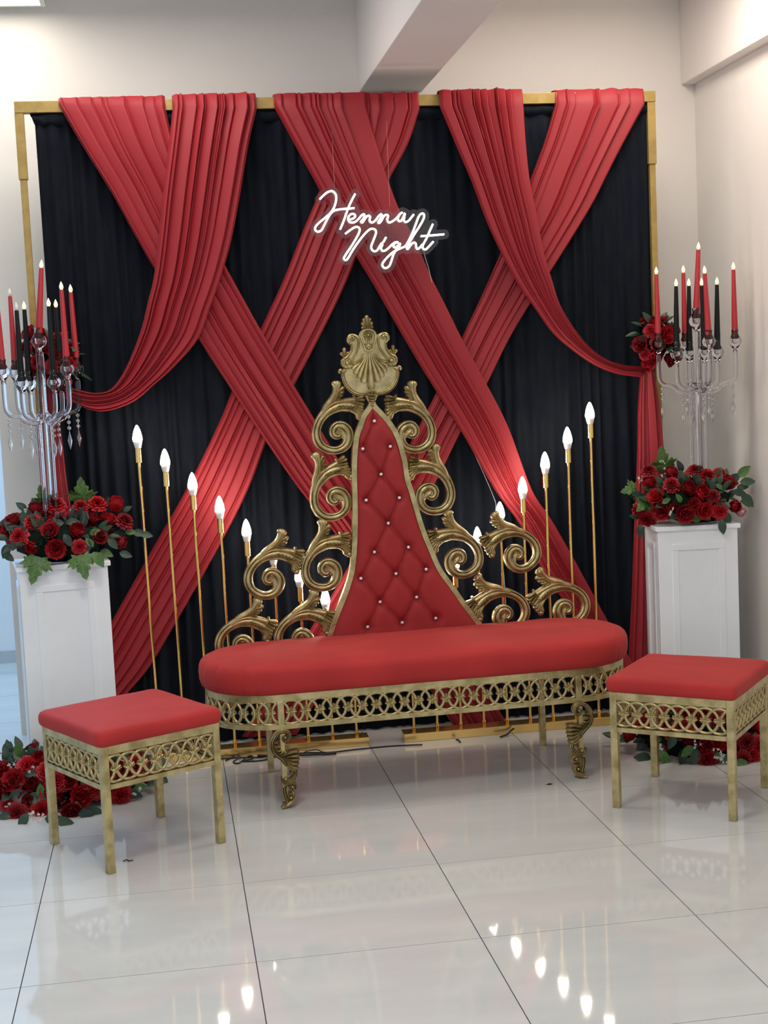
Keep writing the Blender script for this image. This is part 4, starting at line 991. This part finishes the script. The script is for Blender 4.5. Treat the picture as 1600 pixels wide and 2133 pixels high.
    for u, v, n_ in sprigs:
        g = G(); p = surf(u, v, 1.05)
        for k in range(n_):
            c = Vector((r.uniform(-.016, .016), r.uniform(-.01, .005), r.uniform(-.016, .02)))
            g.tube([Vector((0, .03, -.03)), c], .0006, 3)
            for q in range(4):
                a = q*PI/2 + r.uniform(0, 1); tip = c + Vector((math.cos(a), -.3, math.sin(a)))*.0065; sd = Vector((-math.sin(a), 0, math.cos(a)))*.0022
                g.add([c, c+(tip-c)*.6+sd, tip, c+(tip-c)*.6-sd], [(0, 1, 2, 3)])
        g.build('sprig', M['sprig'], t, loc=p - B0)
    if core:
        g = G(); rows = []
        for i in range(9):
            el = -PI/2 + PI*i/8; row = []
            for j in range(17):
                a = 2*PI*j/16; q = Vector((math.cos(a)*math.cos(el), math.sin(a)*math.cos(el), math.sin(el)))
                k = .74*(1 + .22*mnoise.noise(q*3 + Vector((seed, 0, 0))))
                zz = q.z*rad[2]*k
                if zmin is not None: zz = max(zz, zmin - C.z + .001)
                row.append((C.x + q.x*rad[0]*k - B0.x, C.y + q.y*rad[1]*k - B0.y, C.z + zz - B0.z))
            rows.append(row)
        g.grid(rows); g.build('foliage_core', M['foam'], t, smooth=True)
    return t
up, dn, lf, rt = PI/2, -PI/2, PI, 0.
bouquet('red peony arrangement with vine leaves on top of the left pedestal', 'flowers', (.012, 2.09, .915), (.225, .165, .095),
    [(30,1092,0),(70,1092,1),(75,1066,2),(117,1058,1),(105,1110,0),(68,1140,2),(117,1142,0),(165,1139,1,.8),(160,1108,2),(190,1087,0),(202,1055,1),(240,1055,2),(225,1088,0),(256,1090,1),(245,1128,2),(168,1060,1),(8,1115,0),(42,1120,1),(150,1082,0,.8),(205,1120,0,.8),(95,1082,1)],
    [(170,1026,'m',.105,up),(90,1036,'m',.085,up+.2),(74,1182,'m',.110,dn-.3),(172,1176,'m',.100,dn+.2),(205,1165,'b',.07,dn+.6),(45,1055,'o',.05,up+.8),(72,1050,'o',.05,up+.2),(100,1068,'o',.05,up),(118,1090,'o',.055,lf),(152,1087,'o',.055,rt),(141,1125,'o',.055,dn+.5),(187,1130,'b',.045,up+.6),(197,1108,'b',.045,rt+.4),(235,1132,'o',.055,dn+.7),(32,1132,'o',.06,dn-.6),(12,1148,'o',.06,dn-.4),(18,1160,'o',.05,dn+.9),(182,1138,'o',.055,dn),(222,1048,'o',.05,up-.4),(203,1062,'o',.05,up),(272,1108,'b',.045,rt),(290,1110,'o',.055,rt-.1),(305,1114,'o',.05,rt-.15),(265,1060,'o',.04,rt+.6),(222,1152,'b',.055,rt-.4),(262,1155,'o',.05,rt-.3),(8,1090,'o',.05,lf)],
    101, zmin=.838, nfill=95, nback=9, sprigs=[(57,1070,4),(153,1060,5),(130,1055,4),(108,1046,3)])
bouquet('red rose and peony arrangement on top of the right pedestal', 'flowers', (2.632, 2.125, .909), (.218, .150, .102),
    [(1352,985,1,.9),(1354,1010,2),(1368,1038,0,.9),(1399,990,2),(1399,1014,1),(1350,1077,1),(1379,1064,0),(1402,1055,2,.6),(1426,1067,0),(1433,1021,2,1.1),(1447,985,1),(1471,999,1,1.15),(1460,1030,2,1.2),(1465,1062,0),(1497,992,1,.9),(1512,1010,0,1.1),(1498,1064,1),(1527,1054,2,.9),(1540,1064,2,.75,1),(1420,1000,1,.9),(1485,1035,1,.8),(1332,1062,1,.8),(1445,1050,0,.7)],
    [(1381,962,'m',.115,up+.15),(1314,1020,'m',.08,lf+.1),(1340,1052,'m',.07,lf+.6),(1417,972,'o',.06,up+.3),(1462,980,'o',.04,up),(1513,985,'b',.04,up-.1),(1550,982,'b',.07,.7),(1530,996,'o',.065,.6),(1558,1003,'o',.065,.1),(1558,1042,'o',.075,-.8),(1541,1026,'o',.06,-.1),(1548,1014,'o',.05,.1),(1505,1098,'o',.06,dn+.1),(1515,1080,'o',.065,dn+.3),(1334,1107,'o',.055,dn),(1452,1080,'b',.055,rt+.2),(1415,1038,'b',.045,up+.5),(1330,1032,'o',.065,lf-.5),(1322,1076,'o',.045,lf-.3),(1388,1043,'b',.04,rt+.5),(1500,1014,'b',.04,dn+1),(1523,1006,'b',.045,dn),(1485,1012,'o',.05,up+.4),(1470,1078,'o',.05,rt-.3),(1405,1076,'o',.05,rt),(1355,1030,'o',.05,lf)],
    202, zmin=.826, nfill=95, nback=9, sprigs=[(1378,968,4),(1383,985,3),(1425,992,5),(1402,1068,4),(1336,993,4)])
bouquet('red peony garland on the floor at the foot of the left pedestal', 'flowers', (-.03, 1.75, .03), (.41, .235, .16),
    [(3,1611,0),(59,1599,1),(84,1590,2),(6,1652,2),(31,1630,0),(69,1636,2),(37,1692,1),(119,1630,1),(142,1627,0),(122,1667,2),(88,1686,1),(169,1658,0),(197,1640,1),(250,1655,1),(181,1600,1),(215,1612,0),(247,1610,2),(281,1600,1),(60,1665,0,.8),(150,1690,0,.9),(100,1612,1),(150,1600,2),(20,1675,1,.8),(105,1650,0,.8),(225,1640,2,.8)],
    [(39,1563,'b',.06,up+.2),(76,1576,'o',.06,.3),(66,1612,'o',.055,0),(30,1632,'o',.05,0),(42,1658,'o',.08,rt-.1),(75,1662,'o',.07,rt),(30,1680,'o',.07,lf-.2),(48,1710,'o',.06,lf+.9),(112,1706,'o',.065,rt),(135,1712,'o',.06,rt-.1),(160,1686,'b',.055,dn),(180,1695,'o',.06,rt),(200,1690,'o',.055,rt-.3),(280,1655,'o',.06,rt-.2),(293,1640,'b',.05,rt+.1),(318,1632,'o',.045,rt+.1),(10,1700,'o',.05,lf),(85,1650,'b',.06,up),(270,1630,'o',.05,rt)],
    303, zmin=0.0, nfill=140, nback=30, sprigs=[(25,1592,5),(70,1603,3),(20,1672,3),(72,1700,6),(80,1706,6),(285,1650,4)], bsize=.040)
bouquet('red rose and peony garland on the floor beneath the right stool', 'flowers', (2.50, 1.66, .03), (.385, .29, .16),
    [(1322,1503,1),(1339,1491,0),(1400,1484,1),(1431,1493,0),(1434,1543,2,.8),(1467,1555,2),(1472,1579,1),(1498,1548,0,.7),(1522,1560,2),(1552,1548,1),(1560,1572,1),(1579,1555,1),(1579,1517,2),(1345,1515,0),(1365,1500,1),(1460,1500,2),(1490,1500,1),(1520,1500,0),(1550,1495,1),(1545,1580,1),(1420,1520,1),(1400,1530,0,.8),(1595,1500,0)],
    [(1340,1578,'o',.07,lf-.2),(1385,1580,'b',.07,dn+.5),(1375,1560,'o',.06,lf),(1422,1580,'o',.07,dn),(1400,1545,'o',.06,dn-.5),(1432,1565,'b',.06,lf+.6),(1448,1578,'o',.07,dn-.4),(1500,1575,'b',.05,rt),(1520,1580,'o',.06,rt-.3),(1545,1588,'b',.05,rt),(1400,1508,'o',.05,up),(1367,1540,'o',.05,lf),(1500,1530,'o',.05,up)],
    404, zmin=0.0, nfill=150, nback=34, sprigs=[(1375,1555,5),(1495,1570,7),(1505,1580,6),(1450,1550,4)], bsize=.040)
bouquet('red flower cluster tying back the right swag on the gold frame', 'flowers', (2.540, 2.275, 1.60), (.085, .065, .105),
    [(1336,718,0,1.0),(1355,690,1,.9),(1365,740,2,1.2),(1385,700,0,1.1),(1400,720,1,1.0),(1392,745,0,1.0),(1352,752,0,.9),(1362,672,2,.8),(1345,738,1,.8),(1408,742,1,.8),(1370,715,1,1.0),(1402,690,2,.9),(1350,765,1,.7)],
    [(1340,705,'o',.055,lf+.5),(1352,775,'o',.05,dn+.3),(1345,755,'o',.05,dn-.3),(1400,680,'o',.04,up),(1348,788,'o',.04,dn+.2)],
    505, nfill=22, nback=5, bsize=.032, name='flower_cluster')
bouquet('dark red flower cluster tying back the left swag, behind the left candelabra', 'flowers', (.035, 2.235, 1.60), (.095, .07, .12),
    [(65,700,0),(85,698,2),(58,728,1),(95,725,0,1.1),(120,708,1,.9),(138,735,2,.9),(78,755,1),(140,760,0,.9),(110,765,1),(70,775,0,.9),(135,795,1,.8),(118,740,0),(95,790,2,.8)],
    [(135,712,'o',.05,.5),(150,728,'o',.04,.2),(92,800,'o',.05,dn),(145,810,'o',.04,dn+.5)],
    606, nfill=22, nback=5, bsize=.032, name='flower_cluster')

# ---------------------------------------------------------------- groups of repeats
GROUPS = {'red_drape': 'red drapes over the black curtain', 'light_stand': 'gold bulb stands beside the throne',
          'power_cable': 'black cables by the gold lamp bases', 'velvet_stool': 'red velvet stools before the throne',
          'pedestal': 'white pedestals beside the backdrop', 'candelabra': 'clear candelabra on the pedestals',
          'flower_cluster': 'flower clusters tying back the swags', 'floor_scrap': 'dark scraps on the tiles'}
for o in list(COL.objects):
    if o.parent is None and 'category' in o:
        k = o.name.split('.')[0]
        if k in GROUPS: o['group'] = GROUPS[k]
        elif k == 'taper_candle': o['group'] = 'taper candles on the %s candelabra' % ('left' if 'left candelabra' in o['label'] else 'right')
        elif k == 'flower_arrangement': o['group'] = 'red flowers on the floor' if 'floor' in o['label'] else 'red flowers on the pedestals'
